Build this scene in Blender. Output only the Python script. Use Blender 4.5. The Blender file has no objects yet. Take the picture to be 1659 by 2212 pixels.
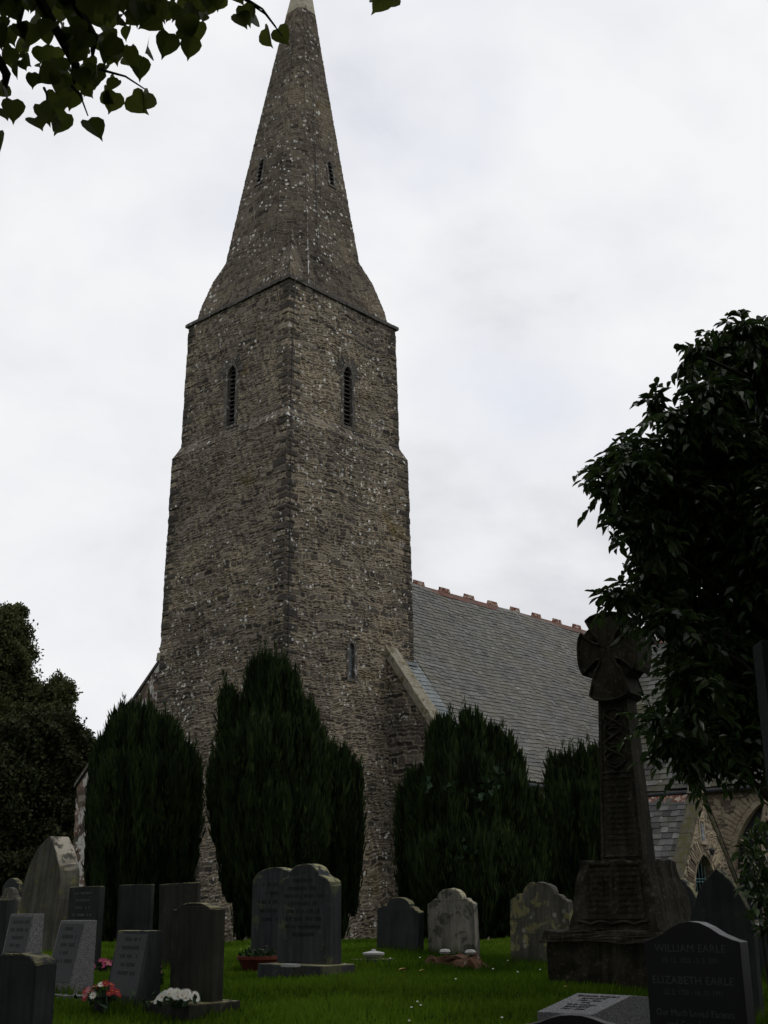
import bpy, math, random
import numpy as np
from mathutils import Vector, Matrix
random.seed(7)
RG = np.random.default_rng(11)
rad = math.radians
scene = bpy.context.scene

# ------------------------------------------------------------------ camera
F, PITCH, ROLL, YAW = 2602.83, 0.314118, -0.01077, 0.736571
CAM = np.array([-25.455, -27.207, 1.6])
FW = np.array([math.cos(YAW)*math.cos(PITCH), math.sin(YAW)*math.cos(PITCH), math.sin(PITCH)])
RT0 = np.array([math.sin(YAW), -math.cos(YAW), 0.0]); UP0 = np.cross(RT0, FW)
RT = math.cos(ROLL)*RT0 + math.sin(ROLL)*UP0
UP = -math.sin(ROLL)*RT0 + math.cos(ROLL)*UP0
HD = np.array([math.cos(YAW), math.sin(YAW), 0.0])
cd = bpy.data.cameras.new("camera"); co = bpy.data.objects.new("camera", cd)
scene.collection.objects.link(co)
m = Matrix(((RT[0], UP[0], -FW[0], CAM[0]), (RT[1], UP[1], -FW[1], CAM[1]), (RT[2], UP[2], -FW[2], CAM[2]), (0, 0, 0, 1)))
co.matrix_world = m
cd.sensor_fit = 'VERTICAL'; cd.sensor_height = 36.0; cd.lens = F/2212*36.0
cd.clip_start = 0.05; cd.clip_end = 3000
scene.camera = co

# ------------------------------------------------------------------ sky, sun, exposure
SUN_EL, SUN_AZ = rad(48), rad(150)       # azimuth clockwise from +Y
w = bpy.data.worlds.new("World"); scene.world = w; w.use_nodes = True
nt = w.node_tree; nt.nodes.clear()
def N(t, ty, **k):
    n = t.nodes.new(ty)
    for a, b in k.items():
        if a.startswith('i_'):
            key = a[2:]; key = int(key) if key.isdigit() else key.replace('_', ' ')
            n.inputs[key].default_value = b
        else: setattr(n, a, b)
    return n
out = N(nt, 'ShaderNodeOutputWorld'); bg = N(nt, 'ShaderNodeBackground'); bg.inputs[1].default_value = 0.1
sky = N(nt, 'ShaderNodeTexSky', sky_type='NISHITA', sun_disc=False, sun_elevation=SUN_EL, sun_rotation=SUN_AZ, air_density=1.0, dust_density=2.0)
tc = N(nt, 'ShaderNodeTexCoord')
mp = N(nt, 'ShaderNodeMapping'); mp.inputs['Scale'].default_value = (1.0, 1.0, 1.6); mp.inputs['Location'].default_value = (7.3, 2.2, 1.4)
nt.links.new(tc.outputs['Generated'], mp.inputs[0])
n1 = N(nt, 'ShaderNodeTexNoise', i_Scale=1.9, i_Detail=5.0, i_Roughness=0.5, i_Distortion=0.35)
n2 = N(nt, 'ShaderNodeTexNoise', i_Scale=5.0, i_Detail=6.0, i_Roughness=0.55, i_Distortion=0.2)
for n in (n1, n2): nt.links.new(mp.outputs[0], n.inputs['Vector'])
r1 = N(nt, 'ShaderNodeValToRGB')
r1.color_ramp.elements[0].position = 0.40; r1.color_ramp.elements[0].color = (6.9, 6.95, 7.3, 1)
r1.color_ramp.elements[1].position = 0.60; r1.color_ramp.elements[1].color = (9.1, 9.15, 9.35, 1)
e = r1.color_ramp.elements.new(0.50); e.color = (8.4, 8.45, 8.8, 1)
mixn = N(nt, 'ShaderNodeMath', operation='MULTIPLY_ADD'); mixn.inputs[1].default_value = 0.45
sub = N(nt, 'ShaderNodeMath', operation='MULTIPLY'); sub.inputs[1].default_value = 0.60
nt.links.new(n1.outputs[0], sub.inputs[0]); nt.links.new(n2.outputs[0], mixn.inputs[0]); nt.links.new(sub.outputs[0], mixn.inputs[2])
nt.links.new(mixn.outputs[0], r1.inputs[0])
r2 = N(nt, 'ShaderNodeValToRGB')      # thin places where the blue shows a little
r2.color_ramp.elements[0].position = 0.36; r2.color_ramp.elements[0].color = (0.15, 0.15, 0.15, 1)
r2.color_ramp.elements[1].position = 0.46; r2.color_ramp.elements[1].color = (0.0, 0.0, 0.0, 1)
n3 = N(nt, 'ShaderNodeTexNoise', i_Scale=2.6, i_Detail=4.0, i_Roughness=0.5); nt.links.new(mp.outputs[0], n3.inputs['Vector'])
nt.links.new(n3.outputs[0], r2.inputs[0])
skm = N(nt, 'ShaderNodeMixRGB', blend_type='MULTIPLY', i_Fac=1.0); skm.inputs[2].default_value = (2.2, 2.2, 2.2, 1)
mx = N(nt, 'ShaderNodeMixRGB')
nt.links.new(sky.outputs[0], skm.inputs[1])
nt.links.new(r2.outputs[0], mx.inputs[0]); nt.links.new(r1.outputs[0], mx.inputs[1]); nt.links.new(skm.outputs[0], mx.inputs[2])
nt.links.new(mx.outputs[0], bg.inputs[0]); nt.links.new(bg.outputs[0], out.inputs[0])

sl = bpy.data.lights.new("sun", 'SUN'); sl.energy = 0.5; sl.angle = rad(20); sl.color = (1.0, 0.96, 0.9)
so = bpy.data.objects.new("sun", sl); scene.collection.objects.link(so)
sd = Vector((math.sin(SUN_AZ)*math.cos(SUN_EL), math.cos(SUN_AZ)*math.cos(SUN_EL), math.sin(SUN_EL)))
so.rotation_euler = sd.to_track_quat('Z', 'Y').to_euler(); so.location = (0, 0, 60)
vs = scene.view_settings; vs.view_transform = 'Standard'; vs.look = 'None'; vs.exposure = 0; vs.gamma = 1; vs.use_curve_mapping = False

# ------------------------------------------------------------------ helpers
def at(u, v, D):
    """point seen at (u, v) of the 1659 x 2212 view, D metres ahead on the ground plan"""
    q = FW*F + RT*(u-829.5) + UP*(1106-v)
    return CAM + q*(D/(q @ HD))
def project(P):
    q = P - CAM; z = q @ FW
    return 829.5 + F*(q @ RT)/z, 1106 - F*(q @ UP)/z, z
def sstep(a, b, x):
    t = np.clip((x-a)/(b-a), 0, 1); return t*t*(3-2*t)
def ground_z(x, y):
    x = np.asarray(x, float); y = np.asarray(y, float)
    dx, dy = x-CAM[0], y-CAM[1]
    D = dx*HD[0]+dy*HD[1]; L = dx*RT0[0]+dy*RT0[1]
    g = np.interp(D, [-60, 0, 5, 9, 12, 16, 19.5, 60], [-.8, 0, .28, .62, .82, .92, .97, 1.05])
    dip = sstep(20, 34, D)*sstep(-8, -4, L)*0.55*(1-sstep(60, 90, D))
    bump = .035*np.sin(x*1.1+.7)*np.sin(y*.9) + .02*np.sin(x*2.7)*np.cos(y*2.3+x)
    return g - dip + bump*sstep(3, 8, D)
def on_ground(u, D):
    p = at(u, 1950, D); return np.array([p[0], p[1], float(ground_z(p[0], p[1]))])

def tag(o, label=None, cat=None, group=None, kind=None):
    if label: o['label'] = label
    if cat: o['category'] = cat
    if group: o['group'] = group
    if kind: o['kind'] = kind
    return o
def empty(name, loc=(0, 0, 0), rz=0.0, rx=0.0, ry=0.0):
    o = bpy.data.objects.new(name, None); scene.collection.objects.link(o)
    o.location = loc; o.rotation_euler = (rx, ry, rz); o.empty_display_size = .2; return o
def link(name, me, mat, parent=None):
    if mat is not None: me.materials.append(mat)
    o = bpy.data.objects.new(name, me); scene.collection.objects.link(o)
    if parent is not None: o.parent = parent
    return o
def npmesh(name, V, Fc, mat, parent=None, attrs=None, smooth=False):
    """V (n,3); Fc list of (m,k) int arrays of faces"""
    me = bpy.data.meshes.new(name)
    V = np.asarray(V, np.float32)
    if isinstance(Fc, np.ndarray): Fc = [Fc]
    Fc = [np.asarray(f, np.int32) for f in Fc if len(f)]
    nl = sum(f.size for f in Fc); nf = sum(len(f) for f in Fc)
    me.vertices.add(len(V)); me.vertices.foreach_set('co', V.ravel())
    me.loops.add(nl); me.loops.foreach_set('vertex_index', np.concatenate([f.ravel() for f in Fc]))
    me.polygons.add(nf)
    sz = np.concatenate([np.full(len(f), f.shape[1], np.int32) for f in Fc])
    st = np.concatenate([[0], np.cumsum(sz)[:-1]]).astype(np.int32)
    me.polygons.foreach_set('loop_start', st)
    me.polygons.foreach_set('use_smooth', np.full(nf, smooth))
    me.update(calc_edges=True); me.validate()
    if attrs:
        for k, a in attrs.items():
            at_ = me.attributes.new(k, 'FLOAT', 'POINT'); at_.data.foreach_set('value', np.asarray(a, np.float32))
    return link(name, me, mat, parent)

class MB:
    def __init__(s): s.v = []; s.f = []
    def add(s, vs, fs):
        n = len(s.v); s.v += [tuple(map(float, p)) for p in vs]; s.f += [tuple(i+n for i in f) for f in fs]; return s
    def box(s, x0, x1, y0, y1, z0, z1, tx=0, ty=0, jit=0):
        """tx, ty: how much the top is drawn in on each side"""
        p = [(x0, y0, z0), (x1, y0, z0), (x1, y1, z0), (x0, y1, z0), (x0+tx, y0+ty, z1), (x1-tx, y0+ty, z1), (x1-tx, y1-ty, z1), (x0+tx, y1-ty, z1)]
        if jit: p = [(a+random.uniform(-jit, jit), b+random.uniform(-jit, jit), c+random.uniform(-jit, jit)) for a, b, c in p]
        return s.add(p, [(0, 3, 2, 1), (4, 5, 6, 7), (0, 1, 5, 4), (1, 2, 6, 5), (2, 3, 7, 6), (3, 0, 4, 7)])
    def prism(s, poly, fr, O, A, B, C, t0, t1, s1=None):
        """poly in (a,b), extruded along C from t0 to t1"""
        O, A, B, C = map(np.array, (O, A, B, C)); n = len(poly)
        q = poly if s1 is None else s1
        vs = [O+A*a+B*b+C*t0 for a, b in poly] + [O+A*a+B*b+C*t1 for a, b in q]
        fs = [tuple(range(n))[::-1], tuple(range(n, 2*n))] + [(i, (i+1) % n, n+(i+1) % n, n+i) for i in range(n)]
        return s.add(vs, fs)
    def xz(s, poly, y0, y1):
        return s.prism(poly, None, (0, 0, 0), (1, 0, 0), (0, 0, 1), (0, 1, 0), y0, y1)
    def tube(s, pts, r, n=6, r1=None):
        pts = [np.array(p, float) for p in pts]; m_ = len(pts); base = len(s.v); ref = None
        for i, p in enumerate(pts):
            d = pts[min(i+1, m_-1)]-pts[max(i-1, 0)]; d /= np.linalg.norm(d)+1e-9
            if ref is None: ref = np.array([0, 0, 1.0]) if abs(d[2]) < .9 else np.array([1.0, 0, 0])
            a = np.cross(d, ref); a /= np.linalg.norm(a)+1e-9; b = np.cross(d, a); ref = np.cross(a, d)
            rr = r if r1 is None else r+(r1-r)*i/(m_-1)
            for k in range(n):
                t = 2*math.pi*k/n; s.v.append(tuple(p+rr*(a*math.cos(t)+b*math.sin(t))))
        for i in range(m_-1):
            for k in range(n):
                k2 = (k+1) % n; s.f.append((base+i*n+k, base+i*n+k2, base+(i+1)*n+k2, base+(i+1)*n+k))
        s.f.append(tuple(base+k for k in range(n))[::-1]); s.f.append(tuple(base+(m_-1)*n+k for k in range(n)))
        return s
    def lathe(s, prof, c=(0, 0, 0), n=20):
        base = len(s.v); m_ = len(prof)
        for r, z in prof:
            for k in range(n):
                t = 2*math.pi*k/n; s.v.append((c[0]+r*math.cos(t), c[1]+r*math.sin(t), c[2]+z))
        for i in range(m_-1):
            for k in range(n):
                k2 = (k+1) % n; s.f.append((base+i*n+k, base+i*n+k2, base+(i+1)*n+k2, base+(i+1)*n+k))
        s.f.append(tuple(base+k for k in range(n))[::-1]); s.f.append(tuple(base+(m_-1)*n+k for k in range(n)))
        return s
    def build(s, name, mat, parent=None, bevel=0, smooth=False, sub=0, rough=0):
        me = bpy.data.meshes.new(name); me.from_pydata(s.v, [], s.f); me.update()
        import bmesh
        bm = bmesh.new(); bm.from_mesh(me)
        bmesh.ops.recalc_face_normals(bm, faces=bm.faces)
        if bevel:
            es = [e_ for e_ in bm.edges if len(e_.link_faces) == 2 and e_.calc_face_angle(0) > .5]
            bmesh.ops.bevel(bm, geom=es, offset=bevel, segments=2, profile=.6, affect='EDGES', clamp_overlap=True)
        if sub: 
            bmesh.ops.subdivide_edges(bm, edges=bm.edges, cuts=sub, use_grid_fill=True)
        if rough:
            for v_ in bm.verts:
                p = v_.co*9
                n_ = Vector((math.sin(p.x*1.3+p.z*2.1)+math.sin(p.y*3.1+p.x), math.sin(p.y*1.7+p.z*1.1)+math.sin(p.z*2.9-p.x*1.3), math.sin(p.z*1.9+p.x*2.3)+math.sin(p.x*3.3+p.y*2)))
                v_.co += n_*rough*.5 + Vector((random.uniform(-1, 1), random.uniform(-1, 1), random.uniform(-1, 1)))*rough*.5
        bm.to_mesh(me); bm.free()
        if smooth:
            for p in me.polygons: p.use_smooth = True
        return link(name, me, mat, parent)

# ------------------------------------------------------------------ materials
MATS = {}
def newmat(name):
    m_ = bpy.data.materials.new(name); m_.use_nodes = True; t = m_.node_tree
    b = t.nodes['Principled BSDF']; MATS[name] = m_
    return m_, t, b
def coords(t, kind='Object'):
    return N(t, 'ShaderNodeTexCoord').outputs[kind]
def noise(t, vec, scale, detail=5, rough=.55, dist=0):
    n = N(t, 'ShaderNodeTexNoise', i_Scale=scale, i_Detail=detail, i_Roughness=rough, i_Distortion=dist)
    t.links.new(vec, n.inputs['Vector']); return n.outputs[0]
def ramp(t, fac, stops, interp='LINEAR'):
    r = N(t, 'ShaderNodeValToRGB'); r.color_ramp.interpolation = interp; el = r.color_ramp.elements
    el[0].position = stops[0][0]; el[1].position = stops[-1][0]
    cc = lambda c: (c, c, c, 1) if not hasattr(c, '__len__') else (*c, 1)
    el[0].color = cc(stops[0][1]); el[1].color = cc(stops[-1][1])
    for p, c in stops[1:-1]: e_ = el.new(p); e_.color = cc(c)
    t.links.new(fac, r.inputs[0]); return r.outputs[0]
def mixc(t, fac, a, b, mode='MIX'):
    n = N(t, 'ShaderNodeMixRGB', blend_type=mode)
    for i, x in enumerate((fac, a, b)):
        if hasattr(x, 'is_output') or isinstance(x, bpy.types.NodeSocket): t.links.new(x, n.inputs[i])
        elif i == 0: n.inputs[0].default_value = x
        else: n.inputs[i].default_value = (*x, 1)
    return n.outputs[0]
def bump(t, b, h, strength, dist=.02):
    n = N(t, 'ShaderNodeBump', i_Strength=strength, i_Distance=dist); t.links.new(h, n.inputs['Height']); t.links.new(n.outputs[0], b.inputs['Normal'])
def spots(t, vec, scale, size, keep, soft=.06):
    """round lichen spots: Voronoi cells, only some cells carry one"""
    dn = N(t, 'ShaderNodeTexNoise', i_Scale=scale*3, i_Detail=2.0); t.links.new(vec, dn.inputs['Vector'])
    ad = N(t, 'ShaderNodeMixRGB', blend_type='LINEAR_LIGHT', i_Fac=.06/scale*2); t.links.new(vec, ad.inputs[1]); t.links.new(dn.outputs['Color'], ad.inputs[2])
    v = N(t, 'ShaderNodeTexVoronoi', i_Scale=scale); t.links.new(ad.outputs[0], v.inputs['Vector'])
    sp = N(t, 'ShaderNodeSeparateColor'); t.links.new(v.outputs['Color'], sp.inputs[0])
    sz = N(t, 'ShaderNodeMath', operation='MULTIPLY_ADD'); t.links.new(sp.outputs[1], sz.inputs[0]); sz.inputs[1].default_value = size; sz.inputs[2].default_value = size*.35
    df = N(t, 'ShaderNodeMath', operation='SUBTRACT'); t.links.new(sz.outputs[0], df.inputs[0]); t.links.new(v.outputs['Distance'], df.inputs[1])
    a = ramp(t, df.outputs[0], [(0, 0.0), (soft, 1.0)])
    k = ramp(t, sp.outputs[0], [(keep, 1.0), (keep+.01, 0.0)])
    mm = N(t, 'ShaderNodeMath', operation='MULTIPLY'); t.links.new(a, mm.inputs[0]); t.links.new(k, mm.inputs[1]); return mm.outputs[0]

def masonry_mat(name, tones, mortar, lichen=.16, warm=0.4, spot_keep=.33, spot_col=(.46, .46, .43), big=False):
    m_, t, b = newmat(name); o = coords(t)
    at_ = N(t, 'ShaderNodeAttribute', attribute_name='tone').outputs['Fac']
    am = N(t, 'ShaderNodeAttribute', attribute_name='mortar').outputs['Fac']
    c = ramp(t, at_, tones)
    fn = noise(t, o, 14, 4); c = mixc(t, .55, c, ramp(t, fn, [(.25, (.35, .35, .35)), (.75, (1.5, 1.5, 1.5))]), 'MULTIPLY')
    c = mixc(t, am, c, mixc(t, noise(t, o, 5, 3), mortar, tuple(x*.55 for x in mortar)))
    pn = noise(t, o, .55, 5, .6); c = mixc(t, .8, c, ramp(t, pn, [(.3, (.55, .54, .56)), (.5, (1, 1, 1)), (.7, (1.5, 1.46, 1.36))]), 'MULTIPLY')
    on = noise(t, o, .42, 6, .62, .3); c = mixc(t, ramp(t, on, [(.60, 0.0), (.72, warm)]), c, (.13, .095, .028))
    if big:
        c = mixc(t, ramp(t, noise(t, o, 1.7, 3, .5), [(.50, 0.0), (.54, .9)]), c, (.42, .41, .38))
        c = mixc(t, ramp(t, noise(t, o, 3.4, 3, .5, .4), [(.60, 0.0), (.64, .8)]), c, (.12, .042, .02))
    ln = ramp(t, noise(t, o, .8, 4), [(.42, .12), (.56, 1.0)])
    for sc, sz, kp in ((5.2, .28, spot_keep), (8.5, .34, spot_keep*.8), (2.6, .17, spot_keep*.5)):
        s_ = spots(t, o, sc, sz, kp)
        mm = N(t, 'ShaderNodeMath', operation='MULTIPLY'); t.links.new(s_, mm.inputs[0]); t.links.new(ln, mm.inputs[1])
        c = mixc(t, mm.outputs[0], c, spot_col)
    t.links.new(c, b.inputs['Base Color']); b.inputs['Roughness'].default_value = .95; b.inputs['Specular IOR Level'].default_value = .15
    bump(t, b, noise(t, o, 26, 4), .5, .012)
    return m_
M_TOWER = masonry_mat('rubble_stone', [(0, (.030, .027, .025)), (.35, (.068, .060, .051)), (.7, (.112, .098, .080)), (1, (.20, .175, .14))], (.32, .27, .195), warm=.75, spot_keep=.30, spot_col=(.56, .56, .52))
M_SPIRE = masonry_mat('spire_stone', [(0, (.035, .029, .024)), (.4, (.075, .062, .047)), (1, (.13, .11, .08))], (.19, .165, .13), warm=.9, spot_keep=.34, spot_col=(.52, .52, .48))
M_NAVE = masonry_mat('buff_rubble', [(0, (.085, .07, .055)), (.5, (.20, .165, .12)), (1, (.34, .29, .21))], (.38, .32, .23), warm=.2, spot_keep=.15)
M_AISLE = masonry_mat('lichened_rubble', [(0, (.04, .033, .028)), (.4, (.08, .062, .048)), (.7, (.12, .085, .06)), (1, (.22, .20, .17))], (.17, .14, .11), big=True, spot_keep=.3, spot_col=(.5, .49, .45))

def stone_mat(name, c1, c2, scale=3, rough=.9, bs=.4, bsc=30, lich=None, grain=None, spec=.3, moss=None, spot=None, streak=0):
    m_, t, b = newmat(name); o = coords(t)
    c = mixc(t, ramp(t, noise(t, o, scale, 6, .6), [(.35, 0.0), (.65, 1.0)]), c1, c2)
    if grain:
        c = mixc(t, ramp(t, noise(t, o, grain[0], 2, .8), [(.42, 0.0), (.6, 1.0)]), c, grain[1])
    if lich:
        c = mixc(t, ramp(t, noise(t, o, lich[0], 5, .6, .5), [(lich[2], 0.0), (lich[2]+.05, .85)]), c, lich[1])
    if spot:
        c = mixc(t, spots(t, o, spot[0], spot[1], spot[2]), c, spot[3])
    if streak:
        mpn = N(t, 'ShaderNodeMapping'); mpn.inputs['Scale'].default_value = (7, 7, .8); t.links.new(o, mpn.inputs[0])
        c = mixc(t, streak, c, ramp(t, noise(t, mpn.outputs[0], 1.6, 5, .65), [(.32, (.35, .35, .33)), (.5, (1, 1, 1)), (.68, (1.7, 1.7, 1.6))]), 'MULTIPLY')
    if moss:     # grows on surfaces that face up
        g = N(t, 'ShaderNodeNewGeometry'); s = N(t, 'ShaderNodeSeparateXYZ'); t.links.new(g.outputs['Normal'], s.inputs[0])
        k = N(t, 'ShaderNodeMath', operation='MULTIPLY'); t.links.new(ramp(t, s.outputs[2], [(.25, 0.0), (.55, 1.0)]), k.inputs[0])
        t.links.new(ramp(t, noise(t, o, 7, 4, .6), [(.42, 0.0), (.5, 1.0)]), k.inputs[1])
        c = mixc(t, k.outputs[0], c, moss)
    t.links.new(c, b.inputs['Base Color']); b.inputs['Roughness'].default_value = rough; b.inputs['Specular IOR Level'].default_value = spec
    bump(t, b, noise(t, o, bsc, 5, .65), bs, .01)
    return m_
M_DRESS = stone_mat('dressed_grey_stone', (.055, .049, .042), (.10, .09, .075), 4, lich=(7, (.38, .38, .35), .58), bs=.5)
M_DRESSL = stone_mat('dressed_pale_stone', (.26, .21, .145), (.38, .32, .23), 3, lich=(8, (.42, .40, .35), .62), bs=.4)
M_COPE = stone_mat('coping_stone', (.17, .15, .11), (.27, .25, .19), 5, lich=(4, (.10, .085, .04), .55), bs=.8)
M_CORN = stone_mat('cornice_slate', (.05, .047, .043), (.09, .083, .072), 6, lich=(10, (.3, .3, .28), .62), bs=.6)
M_CAP = stone_mat('spire_cap_stone', (.27, .245, .18), (.36, .33, .25), 3, lich=(5, (.14, .13, .09), .6), bs=.3)
M_DARK = stone_mat('shadowed_void', (.012, .012, .012), (.02, .02, .02), 3)
M_LOUV = stone_mat('louvre_slate', (.045, .045, .045), (.08, .078, .075), 8)
M_LEAD = stone_mat('lead_sheet', (.17, .19, .20), (.26, .28, .29), 5, rough=.6)
M_IRON = stone_mat('dark_iron', (.02, .022, .024), (.03, .03, .03), 9, rough=.6)
M_GATE = stone_mat('green_painted_iron', (.06, .12, .12), (.09, .16, .16), 9, rough=.5)
M_CROSS = stone_mat('cross_granite', (.019, .0175, .012), (.036, .033, .023), 4, lich=(24, (.06, .056, .04), .56), bs=1.0, spec=.1, bsc=24, streak=.75)
M_BARK = stone_mat('bark', (.014, .012, .009), (.03, .025, .019), 6, bs=1.0)
M_GROUT = stone_mat('gutter_black', (.018, .02, .022), (.03, .032, .035), 6, rough=.5)

def slate_mat(name, tones, warmc, k=.4):
    m_, t, b = newmat(name); o = coords(t)
    c = ramp(t, N(t, 'ShaderNodeAttribute', attribute_name='tone').outputs['Fac'], tones)
    c = mixc(t, ramp(t, noise(t, o, .9, 5, .6), [(.42, 0.0), (.66, k)]), c, warmc)
    c = mixc(t, .5, c, ramp(t, noise(t, o, 16, 4), [(.3, (.6, .6, .6)), (.7, (1.35, 1.35, 1.35))]), 'MULTIPLY')
    c = mixc(t, spots(t, o, 3.1, .16, .22), c, (.30, .29, .25))
    t.links.new(c, b.inputs['Base Color']); b.inputs['Roughness'].default_value = .75; b.inputs['Specular IOR Level'].default_value = .2
    bump(t, b, noise(t, o, 30, 3), .3, .01); return m_
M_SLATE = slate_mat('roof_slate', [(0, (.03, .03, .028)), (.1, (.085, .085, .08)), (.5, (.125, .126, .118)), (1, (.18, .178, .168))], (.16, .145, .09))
M_SLATEN = slate_mat('new_roof_slate', [(0, (.04, .045, .045)), (.1, (.15, .17, .17)), (1, (.25, .27, .27))], (.19, .20, .19), .2)
M_SLATEO = slate_mat('old_roof_slate', [(0, (.02, .02, .02)), (.5, (.09, .09, .088)), (1, (.20, .20, .19))], (.09, .085, .04), .8)
M_TERRA = stone_mat('terracotta', (.125, .055, .042), (.175, .085, .065), 3, lich=(4, (.10, .085, .07), .50))
M_TERRAO = stone_mat('crusted_terracotta', (.10, .035, .025), (.20, .07, .045), 5, lich=(8, (.42, .35, .28), .50))

def leaf_mat(name, c1, c2, rough=.45, trans=.25, scale=1.5, spec=.5):
    m_, t, b = newmat(name); o = coords(t)
    a = N(t, 'ShaderNodeAttribute', attribute_name='tone').outputs['Fac']
    c = mixc(t, a, c1, c2)
    c = mixc(t, .6, c, ramp(t, noise(t, o, scale, 3), [(.3, (.6, .6, .6)), (.7, (1.4, 1.4, 1.4))]), 'MULTIPLY')
    t.links.new(c, b.inputs['Base Color']); b.inputs['Roughness'].default_value = rough; b.inputs['Specular IOR Level'].default_value = spec
    tr = N(t, 'ShaderNodeBsdfTranslucent'); t.links.new(c, tr.inputs[0]); mxs = N(t, 'ShaderNodeMixShader', i_0=trans)
    o_ = t.nodes['Material Output']; t.links.new(b.outputs[0], mxs.inputs[1]); t.links.new(tr.outputs[0], mxs.inputs[2]); t.links.new(mxs.outputs[0], o_.inputs[0])
    return m_
M_YEW = leaf_mat('yew_foliage', (.004, .010, .003), (.032, .056, .011), .8, .12, .8, .15)
M_CAMEL = leaf_mat('glossy_evergreen_leaf', (.022, .046, .012), (.07, .115, .03), .30, .22, 2, .5)
M_LIND = leaf_mat('lime_leaf', (.05, .066, .012), (.10, .115, .02), .5, .5, 2, .3)
M_FAR = leaf_mat('far_tree_leaf', (.030, .040, .013), (.085, .09, .032), .7, .3, .35, .2)
M_FARD = leaf_mat('dense_far_leaf', (.014, .020, .007), (.042, .046, .016), .7, .15, .3, .15)
M_IVY = leaf_mat('ivy_leaf', (.012, .030, .012), (.03, .058, .026), .7, .1, 2, .15)
M_GRASS = leaf_mat('grass_blade', (.042, .092, .004), (.125, .21, .016), .8, .38, .6, .05)

mg, t, b = newmat('turf'); o = coords(t)
c = mixc(t, ramp(t, noise(t, o, .8, 6, .6), [(.35, 0.0), (.65, 1.0)]), (.018, .032, .006), (.035, .055, .012))
c = mixc(t, ramp(t, noise(t, o, 6, 5, .7), [(.5, 0.0), (.75, .6)]), c, (.035, .028, .014))
t.links.new(c, b.inputs['Base Color']); b.inputs['Roughness'].default_value = 1; b.inputs['Specular IOR Level'].default_value = 0
bump(t, b, noise(t, o, 18, 6, .7), 1.0, .05)

def plain(name, col, rough=.6, spec=.3):
    m_, t, b = newmat(name); o = coords(t)
    c = mixc(t, noise(t, o, 12, 4), tuple(x*.75 for x in col), tuple(min(1, x*1.2) for x in col)); t.links.new(c, b.inputs['Base Color'])
    b.inputs['Roughness'].default_value = rough; b.inputs['Specular IOR Level'].default_value = spec; return m_

# ------------------------------------------------------------------ ground
rr = np.concatenate([[0], np.geomspace(1.2, 1500, 120)]); na = 160
V = [(CAM[0]+r*math.cos(2*math.pi*k/na), CAM[1]+r*math.sin(2*math.pi*k/na)) for r in rr for k in range(na)]
V = np.array(V); Z = ground_z(V[:, 0], V[:, 1])
i, k = np.meshgrid(np.arange(len(rr)-1), np.arange(na), indexing='ij'); k2 = (k+1) % na
Fq = np.stack([i*na+k, i*na+k2, (i+1)*na+k2, (i+1)*na+k], -1).reshape(-1, 4)[:, ::-1]
tag(npmesh('ground', np.c_[V, Z], Fq, mg, smooth=True), kind='structure')

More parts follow.
